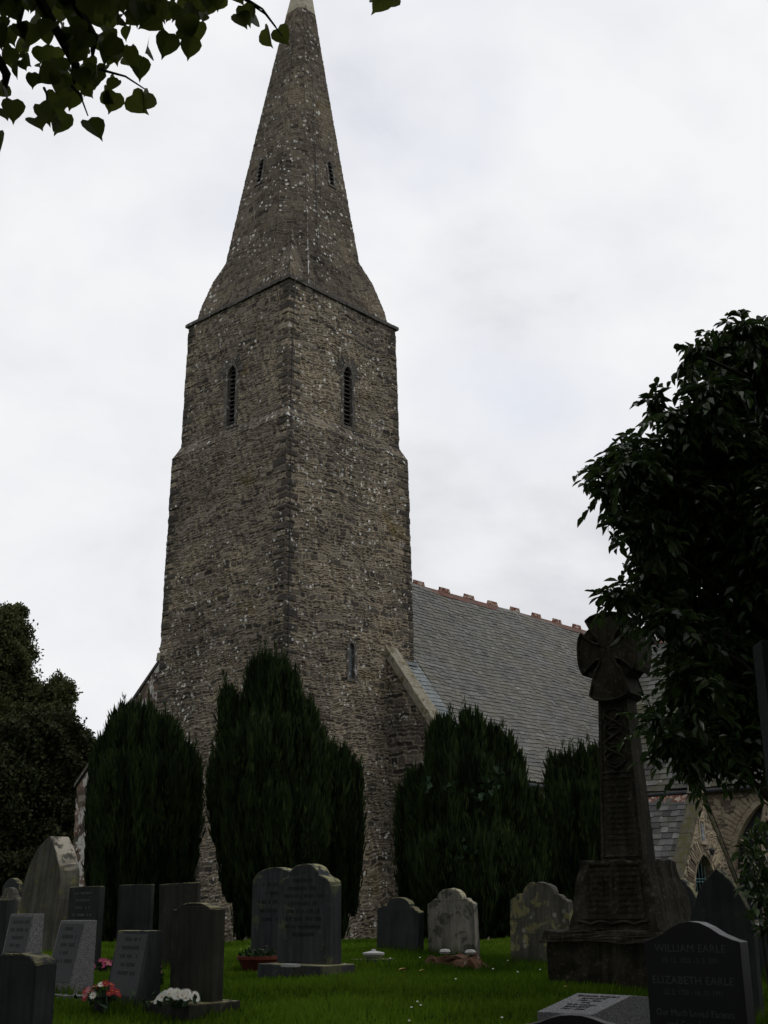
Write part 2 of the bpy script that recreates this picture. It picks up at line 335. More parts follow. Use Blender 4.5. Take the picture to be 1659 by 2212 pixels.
# ------------------------------------------------------------------ church: masonry panels
def masonry(name, mat, parent, P, nrm, res=.035, course=(.045, .11), length=(.10, .42), depth=.035, seed=0,
            quoin=(False, False), sides=(None, None), hole=None, qseed=5, zdir=(0, 0, 1), post=None, tilt=.6):
    """P = bottom-left, bottom-right, top-right, top-left seen from outside; real stones as relief"""
    P = [np.array(p, float) for p in P]; nrm = np.array(nrm, float); nrm /= np.linalg.norm(nrm)
    rg = np.random.default_rng(seed+100)
    bw = max(np.linalg.norm(P[1]-P[0]), np.linalg.norm(P[2]-P[3])); hh = max(np.linalg.norm(P[3]-P[0]), np.linalg.norm(P[2]-P[1]))
    nu = max(2, int(bw/res)); nv = max(2, int(hh/res))
    s = np.linspace(0, 1, nu+1)[None, :]; t = np.linspace(0, 1, nv+1)[:, None]
    s_, t_ = s[..., None], t[..., None]
    X = P[0]*(1-s_)*(1-t_)+P[1]*s_*(1-t_)+P[2]*s_*t_+P[3]*(1-s_)*t_
    vd = np.array(zdir, float); mid = (P[0]+P[1])/2; ud = P[1]-P[0] if np.linalg.norm(P[1]-P[0]) > .05 else P[2]-P[3]
    vd2 = vd-nrm*(vd@nrm); vd2 /= np.linalg.norm(vd2)
    ud = ud-vd2*(ud@vd2); ud /= np.linalg.norm(ud)
    x = (X-mid)@ud; y = X@vd2
    L0 = (X[:, :1]-mid)@ud; L1 = (X[:, -1:]-mid)@ud
    yw = y + .05*np.sin(x*1.7+seed+y*.4)+.03*np.sin(x*4.1+y*1.3+seed*2)+.018*np.sin(x*9+y*3)+.012*np.sin(x*17-y*7+seed)
    y0 = yw.min()-.2; cs = [y0]
    while cs[-1] < yw.max()+.3: cs.append(cs[-1]+rg.uniform(*course)*(1 if rg.random() > .15 else 1.9))
    cs = np.array(cs); ci = np.searchsorted(cs, yw)-1
    nc = len(cs); xm = max(abs(x).max()+1, 1); M = int(2*xm/length[0])+4
    wds = rg.uniform(length[0], length[1], (nc, M))*np.where(rg.random((nc, M)) < .2, 1.5, 1)
    bx = -xm-rg.uniform(0, .3, (nc, 1))+np.cumsum(wds, 1)
    xi = np.zeros_like(ci)
    for c_ in range(ci.min(), ci.max()+1):
        msk = ci == c_
        if msk.any(): xi[msk] = np.searchsorted(bx[c_], x[msk])
    xi = np.clip(xi, 1, M-1)
    dxl = x-bx[ci, xi-1]; dxr = bx[ci, xi]-x
    dyl = yw-cs[ci]; dyh = cs[np.minimum(ci+1, nc-1)]-yw
    rnd = rg.random((nc, M)); tn = rg.random((nc, M)); tl = rg.uniform(-.5, 1, (nc, M))
    tone = tn[ci, xi]; hgt = .25+.75*rnd[ci, xi]
    d = np.minimum(np.minimum(dxl, dxr), np.minimum(dyl, dyh)*1.2)
    h = hgt*sstep(.0, .022, d) + tilt*tl[ci, xi]*(dyl/(dyl+dyh)-.4)*sstep(0, .02, d)
    mort = 1-sstep(.008, .027, d+.010*np.sin(x*23+y*9)*np.sin(x*3.1+y*2.3+seed))
    # quoins
    rq = np.random.default_rng(qseed); qs = [y0-.5]
    while qs[-1] < yw.max()+.5: qs.append(qs[-1]+rq.uniform(.12, .26))
    qs = np.array(qs); qi = np.searchsorted(qs, y)-1; qr = rq.random((len(qs), 3))
    for side, on in enumerate(quoin):
        if not on: continue
        dist = (x-L0) if side == 0 else (L1-x)
        par = (qi+side) % 2; ql = np.where(par == 0, .18+.14*qr[qi, 0], .36+.2*qr[qi, 1])
        q = dist < ql
        dq = np.minimum(np.minimum(y-qs[qi], qs[qi+1]-y), ql-dist)
        hq = (.9+.7*qr[qi, 2])*sstep(0, .03, dq)
        h = np.where(q, hq, h); q &= (qr[qi, 0] < .8); tone = np.where(q, .15+.6*qr[qi, 1]*qr[qi, 2], tone); mort = np.where(q, (1-sstep(.006, .022, dq))*.8, mort)
    h = h + .25*rg.random(h.shape)-.1
    h = np.clip(h, -.3, 2)*depth
    D = nrm[None, None]*h[..., None]
    for side in (0, 1):
        if sides[side] is not None:
            sdv = np.array(sides[side], float); col = 0 if side == 0 else -1
            he = (.35+.9*qr[qi[:, col], 2]+.5*rg.random(nv+1))*depth*.5 if quoin[side] else (.5+.5*np.sin(qi[:, col]*2.3))*depth*.8
            D[:, col] = nrm*he[:, None]+sdv*he[:, None]
    X = X+D
    if post is not None: X = post(X)
    idx = np.arange((nu+1)*(nv+1)).reshape(nv+1, nu+1)
    Fq = np.stack([idx[:-1, :-1], idx[:-1, 1:], idx[1:, 1:], idx[1:, :-1]], -1).reshape(-1, 4)
    if hole is not None:
        cx = (x[:-1, :-1]+x[1:, 1:]).ravel()/2; cz = X[..., 2]; cz = (cz[:-1, :-1]+cz[1:, 1:]).ravel()/2
        Fq = Fq[~hole(cx, cz)]
    return npmesh(name, X.reshape(-1, 3), Fq, mat, parent, {'tone': tone.ravel(), 'mortar': mort.ravel()})

def merge_panels(objs, name):
    """join several relief panels into one mesh (one wall surface of one building)"""
    Vs, Fs, tn, mo, n = [], [], [], [], 0
    for o_ in objs:
        me = o_.data; v = np.empty(len(me.vertices)*3, np.float32); me.vertices.foreach_get('co', v)
        f = np.empty(len(me.loops), np.int32); me.loops.foreach_get('vertex_index', f)
        a = np.empty(len(me.vertices), np.float32); me.attributes['tone'].data.foreach_get('value', a)
        c_ = np.empty(len(me.vertices), np.float32); me.attributes['mortar'].data.foreach_get('value', c_)
        Vs.append(v.reshape(-1, 3)); Fs.append(f.reshape(-1, 4)+n); tn.append(a); mo.append(c_); n += len(a)
    mat, par = objs[0].data.materials[0], objs[0].parent
    for o_ in objs:
        me = o_.data; bpy.data.objects.remove(o_); bpy.data.meshes.remove(me)
    return npmesh(name, np.concatenate(Vs), np.concatenate(Fs), mat, par, {'tone': np.concatenate(tn), 'mortar': np.concatenate(mo)})

def lancet(w_, h_, n=8, sharp=1.0):
    """pointed-arch outline from bottom left over the apex to bottom right"""
    r = w_*sharp; rise = math.sqrt(max(r*r-(r-w_/2)**2, 1e-6)); zs_ = h_-rise
    a1 = math.acos((r-w_/2)/r)
    L = [(-w_/2, 0)]+[(-w_/2+r-r*math.cos(a1*i/n), zs_+r*math.sin(a1*i/n)) for i in range(n+1)]
    return L+[(-x_, z_) for x_, z_ in L[::-1][1:]]
def in_lancet(w_, h_, sharp=1.0):
    r = w_*sharp; rise = math.sqrt(r*r-(r-w_/2)**2); zs_ = h_-rise
    def fn(x, z):
        low = (z >= 0) & (z <= zs_) & (abs(x) < w_/2)
        hi = (z > zs_) & (np.hypot(x-(r-w_/2), z-zs_) < r) & (np.hypot(x+(r-w_/2), z-zs_) < r)
        return low | hi
    return fn
def ring_blocks(mb, O, U, Nn, w_, h_, t_=.14, out=.03, deep=.3, n=6, sharp=1.0, jit=.004, zd=(0, 0, 1)):
    """dressed surround: quad strip blocks along a pointed arch"""
    O, U, Nn, Z_ = map(lambda a: np.array(a, float), (O, U, Nn, zd))
    inn = lancet(w_, h_, n, sharp); outl = lancet(w_+2*t_, h_+t_*1.3, n, sharp)
    # split jambs
    def dens(L):
        (x0, z0), (x1, z1) = L[0], L[1]; k = 5
        a = [(x0+(x1-x0)*i/k, z0+(z1-z0)*i/k) for i in range(k)]; a2 = [(-x_, z_) for x_, z_ in a[::-1]]
        return a+L[1:-1]+a2
    inn, outl = dens(inn), dens(outl)
    for i in range(len(inn)-1):
        j = random.uniform(-jit, jit*3)
        q = [inn[i], inn[i+1], outl[i+1], outl[i]]
        mb.prism(q, None, O, U, Z_, Nn, -deep, out+j)
def voussoirs(mb, O, U, Nn, w_, h_, t0=.02, t1=.35, n=26, out=.025, sharp=1.0, zd=(0, 0, 1)):
    O, U, Nn, Z_ = map(lambda a: np.array(a, float), (O, U, Nn, zd)); r = w_*sharp
    rise = math.sqrt(r*r-(r-w_/2)**2); zs_ = h_-rise; a1 = math.acos((r-w_/2)/r)
    for sgn in (-1, 1):
        for i in range(n//2):
            a, b_ = a1*(i+.08)/(n/2), a1*(i+.88)/(n/2); tt = t1*random.uniform(.7, 1.1)
            pt = lambda ang, rr_: (sgn*(r*1-w_/2-rr_*math.cos(ang))*1, zs_+rr_*math.sin(ang))
            q = [pt(a, r+t0), pt(b_, r+t0), pt(b_, r+tt), pt(a, r+tt)]
            mb.prism(q, None, O, U, Z_, Nn, -.05, out+random.uniform(-.012, .018))

def window(parent, name, O, U, Nn, w_, h_, kind='louvre', sharp=1.0, ring=.13, frame_mat=None, deep=.28, vous=0, zd=(0, 0, 1), louv=14):
    """an opening seen as its own part, with frame, louvres / glass as sub-parts"""
    fm = frame_mat or M_DRESS; O = np.array(O, float); U = np.array(U, float); Nn = np.array(Nn, float); Z_ = np.array(zd, float)
    mb = MB(); ring_blocks(mb, O, U, Nn, w_, h_, ring, deep=deep, sharp=sharp, zd=zd)
    mb.prism([(-w_/2-ring, -.1), (w_/2+ring, -.1), (w_/2+ring*.6, 0), (-w_/2-ring*.6, 0)], None, O, U, Z_, Nn, -deep, .05)
    if vous: voussoirs(mb, O, U, Nn, w_, h_, ring+.01, vous, sharp=sharp, zd=zd)
    fr = mb.build(name, fm, parent, bevel=.006)
    if kind == 'louvre':
        mb = MB(); nl = louv
        for i in range(nl):
            z0 = h_*(i+.3)/nl
            a = O+U*(-w_/2)+Z_*z0-Nn*(deep-.12); 
            q = [a, a+U*w_, a+U*w_+Nn*.10-Z_*.07, a+Nn*.10-Z_*.07]; q2 = [p+Z_*.02 for p in q]
            mb.add(q+q2, [(0, 3, 2, 1), (4, 5, 6, 7), (0, 1, 5, 4), (1, 2, 6, 5), (2, 3, 7, 6), (3, 0, 4, 7)])
        mb.build('louvre', M_LOUV, fr)
        mb = MB(); mb.prism(lancet(w_*1.05, h_*1.02, 6, sharp), None, O, U, Z_, Nn, -deep-.03, -deep+.01); mb.build('backing', M_DARK, fr)
    else:
        mb = MB(); mb.prism(lancet(w_*1.02, h_, 6, sharp), None, O, U, Z_, Nn, -deep+.04, -deep+.05); mb.build('glass', kind, fr)
        mb = MB(); st = .11
        k = 1
        while k*st*1.3 < h_-.1:
            mb.tube([O+U*(-w_/2)+Z_*k*st*1.3-Nn*(deep-.07), O+U*(w_/2)+Z_*k*st*1.3-Nn*(deep-.07)], .006, 4); k += 1
        for x_ in np.arange(-w_/2+st, w_/2-.02, st):
            mb.tube([O+U*x_-Nn*(deep-.07), O+U*x_+Z_*(h_-abs(x_)*1.4-.03)-Nn*(deep-.07)], .006, 4)
        mb.build('leading', M_LEAD, fr)
    return fr
mgl, t, b = newmat('leaded_glass'); c = mixc(t, noise(t, coords(t), 8, 3), (.05, .07, .08), (.13, .16, .17)); t.links.new(c, b.inputs['Base Color']); b.inputs['Roughness'].default_value = .25
mgd, t, b = newmat('dark_church_glass'); c = mixc(t, noise(t, coords(t), 6, 3), (.015, .017, .02), (.04, .045, .05)); t.links.new(c, b.inputs['Base Color']); b.inputs['Roughness'].default_value = .2

# ------------------------------------------------------------------ tower with broach spire
tower = tag(empty('church_tower'), 'tall tapering rubble stone church tower with broach spire', 'church tower')
def sq(h, z, s): return (s[0]*h, s[1]*h, z)
FACES = [  # left corner, right corner (from outside), normal, fine?
    ('W', (-1, 1), (-1, -1), (-1, 0, 0), True), ('S', (-1, -1), (1, -1), (0, -1, 0), True),
    ('E', (1, -1), (1, 1), (1, 0, 0), False), ('N', (1, 1), (-1, 1), (0, 1, 0), False)]
def lance_hole(xc, z0, w_, h_, sharp=1.0):
    f_ = in_lancet(w_, h_, sharp); return lambda x, z: f_(x-xc, z-z0)
hb = lambda z: 2.775-(z-9.34)*.0104
BELF = dict(w_=.46, h_=2.1)
lower, upper, offs = [], [], []
for i, (nm, a, c_, nn, fine) in enumerate(FACES):
    rs = .034 if fine else .09
    sd0 = [FACES[(i-1) % 4][3], FACES[(i+1) % 4][3]]
    hl = lance_hole(-.04, 7.85, .30, 1.2) if nm == 'S' else None
    lower.append(masonry('p', M_TOWER, tower, [sq(hb(.2), .2, a), sq(hb(.2), .2, c_), sq(hb(15.49), 15.49, c_), sq(hb(15.49), 15.49, a)], nn, rs, seed=i, quoin=(True, True), sides=sd0, hole=hl, depth=.044, tilt=.9))
    hl = None
    if fine:
        xc = -.08 if nm == 'W' else .1; hl = lance_hole(xc, 16.0, .54, 2.15)
    upper.append(masonry('p', M_TOWER, tower, [sq(2.52, 15.86, a), sq(2.52, 15.86, c_), sq(2.465, 20.27, c_), sq(2.465, 20.27, a)], nn, rs, seed=10+i, quoin=(True, True), sides=sd0, hole=hl, depth=.040, tilt=.9))
    n2_ = np.array(nn)+np.array([0, 0, .45])
    offs.append(masonry('p', M_TOWER, tower, [sq(2.73, 15.49, a), sq(2.73, 15.49, c_), sq(2.515, 15.93, c_), sq(2.515, 15.93, a)], n2_, rs, seed=20+i, course=(.1, .16), length=(.2, .5), depth=.02))
merge_panels(lower, 'lower_stage_wall'); merge_panels(upper, 'belfry_stage_wall'); merge_panels(offs, 'set_off')
mb = MB()
for s_ in ((-1, 0), (1, 0), (0, -1), (0, 1)):
    x0 = -2.57
    while x0 < 2.5:
        x1 = min(x0+random.uniform(.3, .7), 2.57); o_ = random.uniform(-.02, .02)
        if s_[0]: X0, X1 = sorted((s_[0]*2.3, s_[0]*(2.57+o_))); mb.box(X0, X1, x0, x1-.008, 20.25+o_*.4, 20.36+o_*.4, jit=.006)
        else: X0, X1 = sorted((s_[1]*2.3, s_[1]*(2.57+o_))); mb.box(x0, x1-.008, X0, X1, 20.25+o_*.4, 20.36+o_*.4, jit=.006)
        x0 = x1
mb.build('cornice', M_CORN, tower)
mb = MB(); mb.box(-2.45, 2.45, -2.45, 2.45, .2, 15.4); mb.box(-2.2, 2.2, -2.2, 2.2, 19, 20.3); mb.build('core', M_DARK, tower)
# spire
def crook(X):
    X = np.array(X, float); k = np.clip(X[..., 2]-21, 0, None)**2*.0010
    X[..., 0] += RT0[0]*k; X[..., 1] += RT0[1]*k; return X
def octv(z):
    k = 36.35-z; a, b_ = .1421*k, .0891*k
    return [np.array(p) for p in [(-a, b_, z), (-a, -b_, z), (-b_, -a, z), (b_, -a, z), (a, -b_, z), (a, b_, z), (b_, a, z), (-b_, a, z)]]
sp = []
zc0, zc1 = 20.36, 33.15
lo, hi = octv(zc0), octv(zc1)
slt = .145
SPW = {0: (-.14, 25.32), 2: (.27, 25.32)}
for i in range(8):
    j = (i+1) % 8; mid = (lo[i]+lo[j])/2; nn = np.array([mid[0], mid[1], 0]); nn /= np.linalg.norm(nn); nn[2] = slt
    fine = i in (0, 1, 2, 3, 7)
    hl = lance_hole(SPW[i][0], SPW[i][1]+.02, .26, 1.08) if i in SPW else None
    sp.append(masonry('p', M_SPIRE, tower, [lo[i], lo[j], hi[j], hi[i]], nn, .034 if fine else .09, seed=40+i, depth=.025, course=(.05, .13), length=(.12, .4), post=crook, hole=hl, tilt=.35))
V0, V1, AP = lo, octv(20.85), 22.95
for q, (ia, ib) in enumerate(((7, 0), (1, 2), (3, 4), (5, 6))):
    cdir = np.sign((lo[ia]+lo[ib])[:2]); C0 = np.array([*(cdir*2.30), zc0]); C1 = np.array([*(cdir*2.23), 20.9])
    ap = octv(AP); apx = (ap[ia]+ap[ib])/2*np.array([1.005, 1.005, 1])
    C15 = (C1+apx)/2+np.array([*(cdir*.05), .06]); 
    A15 = octv(21.9)
    for (ve, left) in ((ia, True), (ib, False)):
        nn = np.array([cdir[0], cdir[1], 0])*.7
        axis = 0 if (abs(lo[ve][0]) > abs(lo[ve][1])) else 1
        nn = np.zeros(3); nn[axis] = cdir[axis]; nn[1-axis] = cdir[1-axis]*.35; nn[2] = .35
        a0, a1, a2, a3 = V0[ve], V1[ve], A15[ve]*.5+apx*.5*np.array([1, 1, 0])+np.array([0, 0, 21.9*.5]), apx+np.array([0, 0, .01])
        a0 = a0*np.array([.98, .98, 1]); a1 = a1*np.array([.98, .98, 1]); a2[2] = 21.9
        for (pa, pb, pc, pd, sd_) in ((a0, C0, C1, a1, 0), (a1, C1, C15, a2, 1), (a2, C15, apx, a3, 2)):
            qd = [pa, pb, pc, pd] if left else [pb, pa, pd, pc]
            sp.append(masonry('p', M_SPIRE, tower, qd, nn, .05, seed=60+q*3+sd_, depth=.02, course=(.06, .13), length=(.12, .35), post=crook))
merge_panels(sp, 'spire')
mb = MB(); a, c_ = octv(zc1-.02), octv(36.2); 
mb.add([crook(p*np.array([1.03, 1.03, 1])) for p in a]+[crook(p) for p in c_], [tuple(range(8))[::-1], tuple(range(8, 16))]+[(i, (i+1) % 8, 8+(i+1) % 8, 8+i) for i in range(8)])
mb.build('spire_cap', M_CAP, tower, bevel=.01)
# openings
window(tower, 'belfry_window', (-2.515, .08, 16.0), (0, -1, 0), (-1, 0, 0), .38, 2.08, vous=.42)
window(tower, 'belfry_window', (.1, -2.515, 16.0), (1, 0, 0), (0, -1, 0), .38, 2.08, vous=.42)
ww = window(tower, 'stair_window', (-.04, -2.80, 7.9), (1, 0, 0), (0, -1, 0), .19, 1.08, kind=mgl, ring=.12, deep=.12)
for i, (xc, zb) in SPW.items():
    k = 36.35-zb; k1 = k-1; 
    nn = np.array([-1, 0, .1421]) if i == 0 else np.array([0, -1, .1421]); nn = nn/np.linalg.norm(nn)
    U = np.array([0, -1, 0]) if i == 0 else np.array([1, 0, 0]); zd = np.array([.1421, 0, 1]) if i == 0 else np.array([0, .1421, 1]); zd = zd/np.linalg.norm(zd)
    O = (np.array([-.1421*k, 0, zb]) if i == 0 else np.array([0, -.1421*k, zb]))+U*xc
    O = crook(O)
    window(tower, 'spire_window', O, U, nn, .20, 1.02, ring=.10, deep=.18, zd=zd, louv=6)
# lightning conductor
pts = [crook(np.array(p)) for p in [(-.20, -.47, 33.3), (-.30, -1.08, 29.5), (-.55, -1.62, 25.2), (-.85, -2.06, 22.4), (-1.2, -2.34, 20.42)]]
pts += [np.array(p) for p in [(-1.9, -2.60, 20.38), (-2.35, -2.60, 20.2), (-2.42, -2.56, 16.0), (-2.60, -2.80, 15.45), (-2.64, -2.84, 9), (-2.66, -2.93, .5)]]
MB().tube(pts, .012, 5).build('lightning_conductor', M_IRON, tower)

# ------------------------------------------------------------------ church: nave, aisle, transept, porch
church = tag(empty('church', (0, 0, 0)), 'long slate roofed church body with red ridge tiles behind the tower', 'church')
ZR, SLP, YE, ZE = 12.35, 1.338, -5.5, 4.99
def slate_field(name, mat, parent, P0, along, down, nrm, rows, width=.27, gauge=.2, clip=None, seed=3, rngx=None, thick=.02, rag=.016):
    """individual slates: P0 = ridge start, along = ridge dir, down = unit down the slope; rngx(row t)->(x0,x1)"""
    P0, A, Dn, Nn = (np.array(q, float) for q in (P0, along, down, nrm)); rg = np.random.default_rng(seed)
    Vs, Fs, tn = [], [], []; n = 0
    for r_ in range(rows):
        t0, t1 = r_*gauge, (r_+1)*gauge; x0, x1 = rngx((t0+t1)/2); x = x0-rg.uniform(0, width)*(r_ % 2+.1)
        sag = 0.0
        while x < x1:
            w1 = width*rg.uniform(.82, 1.15); a, b_ = max(x, x0), min(x+w1, x1)-.011; x += w1
            if b_-a < .02: continue
            dj = rg.normal(0, rag); lift = rg.uniform(.8, 1.5)*thick+.006
            if rg.random() < .02: dj += rg.uniform(.02, .06)
            rot = rg.normal(0, .006)
            pt = lambda xx, tt, hh: P0+A*xx+Dn*tt+Nn*(hh+.022*math.sin(xx*.9+tt*.5+seed)+.014*math.sin(xx*2.3-tt*1.1)+.036)
            lo_ = t1+.035+dj
            q = [pt(a, t0-.05, .0), pt(b_, t0-.05, .0), pt(b_, lo_+rot, lift), pt(a, lo_-rot, lift), pt(a, lo_-rot, lift-thick-.014), pt(b_, lo_+rot, lift-thick-.014), pt(a, lo_-rot, lift), pt(b_, lo_+rot, lift)]
            Vs += q; Fs.append([(n, n+1, n+2, n+3)]); Fs[-1].append((n+6, n+7, n+5, n+4)); n += 8
            tv = np.clip(rg.normal(.55, .2), .1, 1); tn += [tv]*4+[0]*4  # lower edges in darkest tone, painting the shadow line between courses
    fq = np.array([f for g in Fs for f in g[:2]]); V_ = np.array(Vs)
    return npmesh(name, V_, [fq[:, ::-1]], mat, parent, {'tone': tn})
sn = math.hypot(1, SLP); DN = np.array([0, -1/sn, -SLP/sn]); NRM = np.array([0, -SLP/sn, 1/sn])
GAU = .172
rows = int(5.55*sn/GAU)
X_W, X_TR = 1.95, 15.6                     # west gable, transept ridge
SL2 = 6.11/4.9
def nx(t):  # nave slope stops at the valley with the transept
    y = -t/sn; z = ZR+SLP*y
    xe = 24.0 if z > 11.1 else 10.7+(z-ZE)/SL2+.25
    return (X_W+1.05, xe)
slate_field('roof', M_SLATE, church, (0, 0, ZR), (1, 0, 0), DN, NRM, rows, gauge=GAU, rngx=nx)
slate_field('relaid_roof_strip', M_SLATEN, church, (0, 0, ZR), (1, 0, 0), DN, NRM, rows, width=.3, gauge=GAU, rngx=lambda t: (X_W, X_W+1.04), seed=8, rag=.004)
mb = MB(); mb.add([(1.9, 0, ZR-.03), (24, 0, ZR-.03), (24, YE, ZE-.04), (1.9, YE, ZE-.04)], [(0, 3, 2, 1)])
mb.add([(1.9, 0, ZR-.02), (24, 0, ZR-.02), (24, 5.5, ZE), (1.9, 5.5, ZE)], [(0, 1, 2, 3)])
mb.build('roof_boarding', M_LOUV, church)
rt_ = MB(); crs = []; x = 2.4; k = 0
while x < 23.5:
    L = .72
    jz = random.uniform(-.008, .008)
    rt_.prism([(-.17, -.20), (0, .03), (.17, -.20), (.13, -.22), (0, -.03), (-.13, -.22)], None, (x, 0, ZR+.06+jz), (0, 1, 0), (0, 0, 1), (1, 0, 0), 0, L-.015)
    if k % 2 == 1:
        cr_ = MB(); crs.append(cr_); cr_.box(x+.04, x+L-.06, -.03, .03, ZR+.07, ZR+.14)
        for q in range(7):
            xx = x+.06+q*(L-.14)/6.6; cr_.box(xx, xx+.055, -.028, .028, ZR+.14, ZR+.235, tx=.012, ty=.006)
    x += L; k += 1
rto = rt_.build('ridge_tiles', M_TERRA, church); [q.build('ridge_crest', M_TERRAO, rto) for q in crs]
# west gable wall south of the tower
Yk = -5.45
mb_w = [masonry('p', M_TOWER, church, [(1.55, -2.6, .2), (1.55, Yk, .2), (1.55, Yk, ZR+SLP*Yk+.10), (1.55, -2.6, ZR-SLP*2.6+.1)], (-1, 0, 0), .045, seed=81, course=(.07, .16), length=(.2, .6), depth=.05, tilt=.9)]
hole_n = lance_hole(-.0, 2.2, 1.3, 2.6)
xm_ = (1.55+10.9)/2
mb_w.append(masonry('p', M_NAVE, church, [(1.55, -5.2, .2), (10.9, -5.2, .2), (10.9, -5.2, 4.95), (1.55, -5.2, 4.95)], (0, -1, 0), .05, seed=82, hole=lance_hole(5.7-xm_, 2.3, 1.2, 2.45)))
gw = mb_w[0]; gw.name = 'gable_wall'; mb_w[1].name = 'south_wall'
window(church, 'nave_window', (5.7, -5.2, 2.3), (1, 0, 0), (0, -1, 0), 1.1, 2.4, kind=mgd, ring=.12, frame_mat=M_DRESSL, vous=.4)
mb = MB(); n_ = 9                                                       # coping stones
for i in range(n_):
    y0 = -2.35-(Yk-.25+2.35)*-1*i/n_; y1 = -2.35+(Yk-.25+2.35)*(i+1)/n_+.012
    z0, z1 = ZR+SLP*y0+.12, ZR+SLP*y1+.12; j = random.uniform(-.012, .012)
    mb.add([(1.45, y0, z0), (1.98, y0, z0), (1.98, y1, z1), (1.45, y1, z1), (1.45, y0, z0+.40+j), (1.98, y0, z0+.40+j), (1.98, y1, z1+.40+j), (1.45, y1, z1+.40+j)],
           [(0, 3, 2, 1), (4, 5, 6, 7), (0, 1, 5, 4), (1, 2, 6, 5), (2, 3, 7, 6), (3, 0, 4, 7)])
mb.build('gable_coping', M_COPE, church, bevel=.02)
MB().box(1.95, 2.85, -2.93, -2.8, 8.62, 8.72, jit=.01).build('lead_flashing', M_LEAD, church)
# inner volume so no light leaks
mb = MB(); mb.box(1.8, 24, -5.1, 5.2, .2, 4.9); mb.prism([(-5.05, 4.9), (5.05, 4.9), (0, 11.9)], None, (0, 0, 0), (0, 1, 0), (0, 0, 1), (1, 0, 0), 1.8, 24); mb.build('interior', M_DARK, church)
gt = MB(); gt.tube([(1.7, -5.62, 4.93), (10.8, -5.62, 4.88)], .075, 8); gt.build('gutter', M_GROUT, church)
# north aisle
ax, ay, az, ey, ez = 2.0, 9.1, 10.3, 14.0, 6.05
ns = (az-ez)/(ey-ay)
aw = [masonry('p', M_AISLE, church, [(ax, ey, .3), (ax, ay, .3), (ax, ay, az), (ax, ey, ez)], (-1, 0, 0), .05, seed=91, course=(.16, .34), length=(.25, .7), depth=.03, sides=((0, 1, 0), None)),
      masonry('p', M_AISLE, church, [(ax, ay, .3), (ax, 2.5, .3), (ax, 2.5, az-(ay-2.5)*ns), (ax, ay, az)], (-1, 0, 0), .07, seed=92, course=(.16, .34), length=(.25, .7), depth=.03)]
merge_panels(aw, 'aisle_gable_wall')
mb = MB(); mb.prism([(ey, .3), (ey, ez-.05), (ay, az-.05), (2.6, az-(ay-2.6)*ns-.05), (2.6, .3)], None, (0, 0, 0), (0, 1, 0), (0, 0, 1), (1, 0, 0), ax+.06, 24); mb.build('aisle_body', M_AISLE, church)
mb = MB()
mb.prism([(ey+.15, ez-.02), (ey+.15, ez+.12), (ay, az+.16), (2.5, az-(ay-2.5)*ns+.16), (2.5, az-(ay-2.5)*ns+.02), (ay, az+.02)], None, (0, 0, 0), (0, 1, 0), (0, 0, 1), (1, 0, 0), ax-.06, ax+.4)
mb.build('aisle_coping', M_CORN, church, sub=3, rough=.012)
mb = MB(); mb.prism([(ey+.2, ez-.08), (ey+.2, ez+.02), (ay, az+.08), (2.5, az-(ay-2.5)*ns+.08), (2.5, az-(ay-2.5)*ns), (ay, az-.02)], None, (0, 0, 0), (0, 1, 0), (0, 0, 1), (1, 0, 0), ax+.42, 24); mb.build('aisle_roof', M_SLATEO, church)
mb = MB(); mb.box(ax-.1, ax+.3, ay-.14, ay+.14, az+.05, az+.35, tx=.03, ty=.03); mb.lathe([(.05, 0), (.14, .1), (.16, .2), (.06, .33), (.03, .4)], (ax+.1, ay, az+.35), 10); mb.lathe([(.05, 0), (.10, .05), (.03, .12)], (ax+.1, ay+.35, az-.18), 8)
mb.build('aisle_finial', M_COPE, church, rough=.01)
# transept
TX0, TX1, TY = 10.9, 20.3, -13.5
tw = masonry('transept_wall', M_NAVE, church, [(TX0, -5.0, .2), (TX0, TY, .2), (TX0, TY, 4.95), (TX0, -5.0, 4.95)], (-1, 0, 0), .045, seed=95, hole=lance_hole(.80, 1.0, 2.5, 3.55, 1.0), course=(.06, .15), length=(.15, .55))
mb = MB(); mb.box(TX0+.35, TX1, TY, -5.3, .2, 4.9); mb.prism([(TX0+.1, 4.9), (TX1, 4.9), (X_TR, 10.9)], None, (0, 0, 0), (1, 0, 0), (0, 0, 1), (0, 1, 0), TY, -1.2); mb.build('transept_body', M_NAVE, church)
s2 = math.hypot(1, SL2); DN2 = np.array([-1/s2, 0, -SL2/s2]); NR2 = np.array([-SL2/s2, 0, 1/s2])
def tx(t):
    z = 11.1-t*SL2/s2; ynave = (z-ZR)/SLP
    return (-ynave+.1, 13.7)
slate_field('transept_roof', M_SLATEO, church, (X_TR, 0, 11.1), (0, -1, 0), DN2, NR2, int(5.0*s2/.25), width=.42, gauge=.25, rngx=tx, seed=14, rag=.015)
mb = MB(); mb.add([(X_TR, -1.0, 11.07), (X_TR, TY-.2, 11.07), (TX0-.2, TY-.2, 11.07-SL2*4.9), (TX0-.2, -5.5, 11.07-SL2*4.9)], [(0, 1, 2, 3)]); mb.build('transept_boarding', M_SLATEO, church)
mb = MB(); mb.prism([(-.17, -.16), (0, .05), (.17, -.16), (0, -.03)], None, (X_TR, 0, 11.16), (1, 0, 0), (0, 0, 1), (0, -1, 0), .9, 13.6)
for q in range(40): mb.box(X_TR-.03, X_TR+.03, -1.0-q*.3-.13, -1.0-q*.3, 11.2, 11.29, tx=.01, ty=.02)
mb.build('transept_ridge_tiles', M_TERRAO, church)
pv = [np.array((10.7+(z-ZE)/SL2, (z-ZR)/SLP, z)) for z in (11.1, 9, 7, 5.1)]
mb = MB()
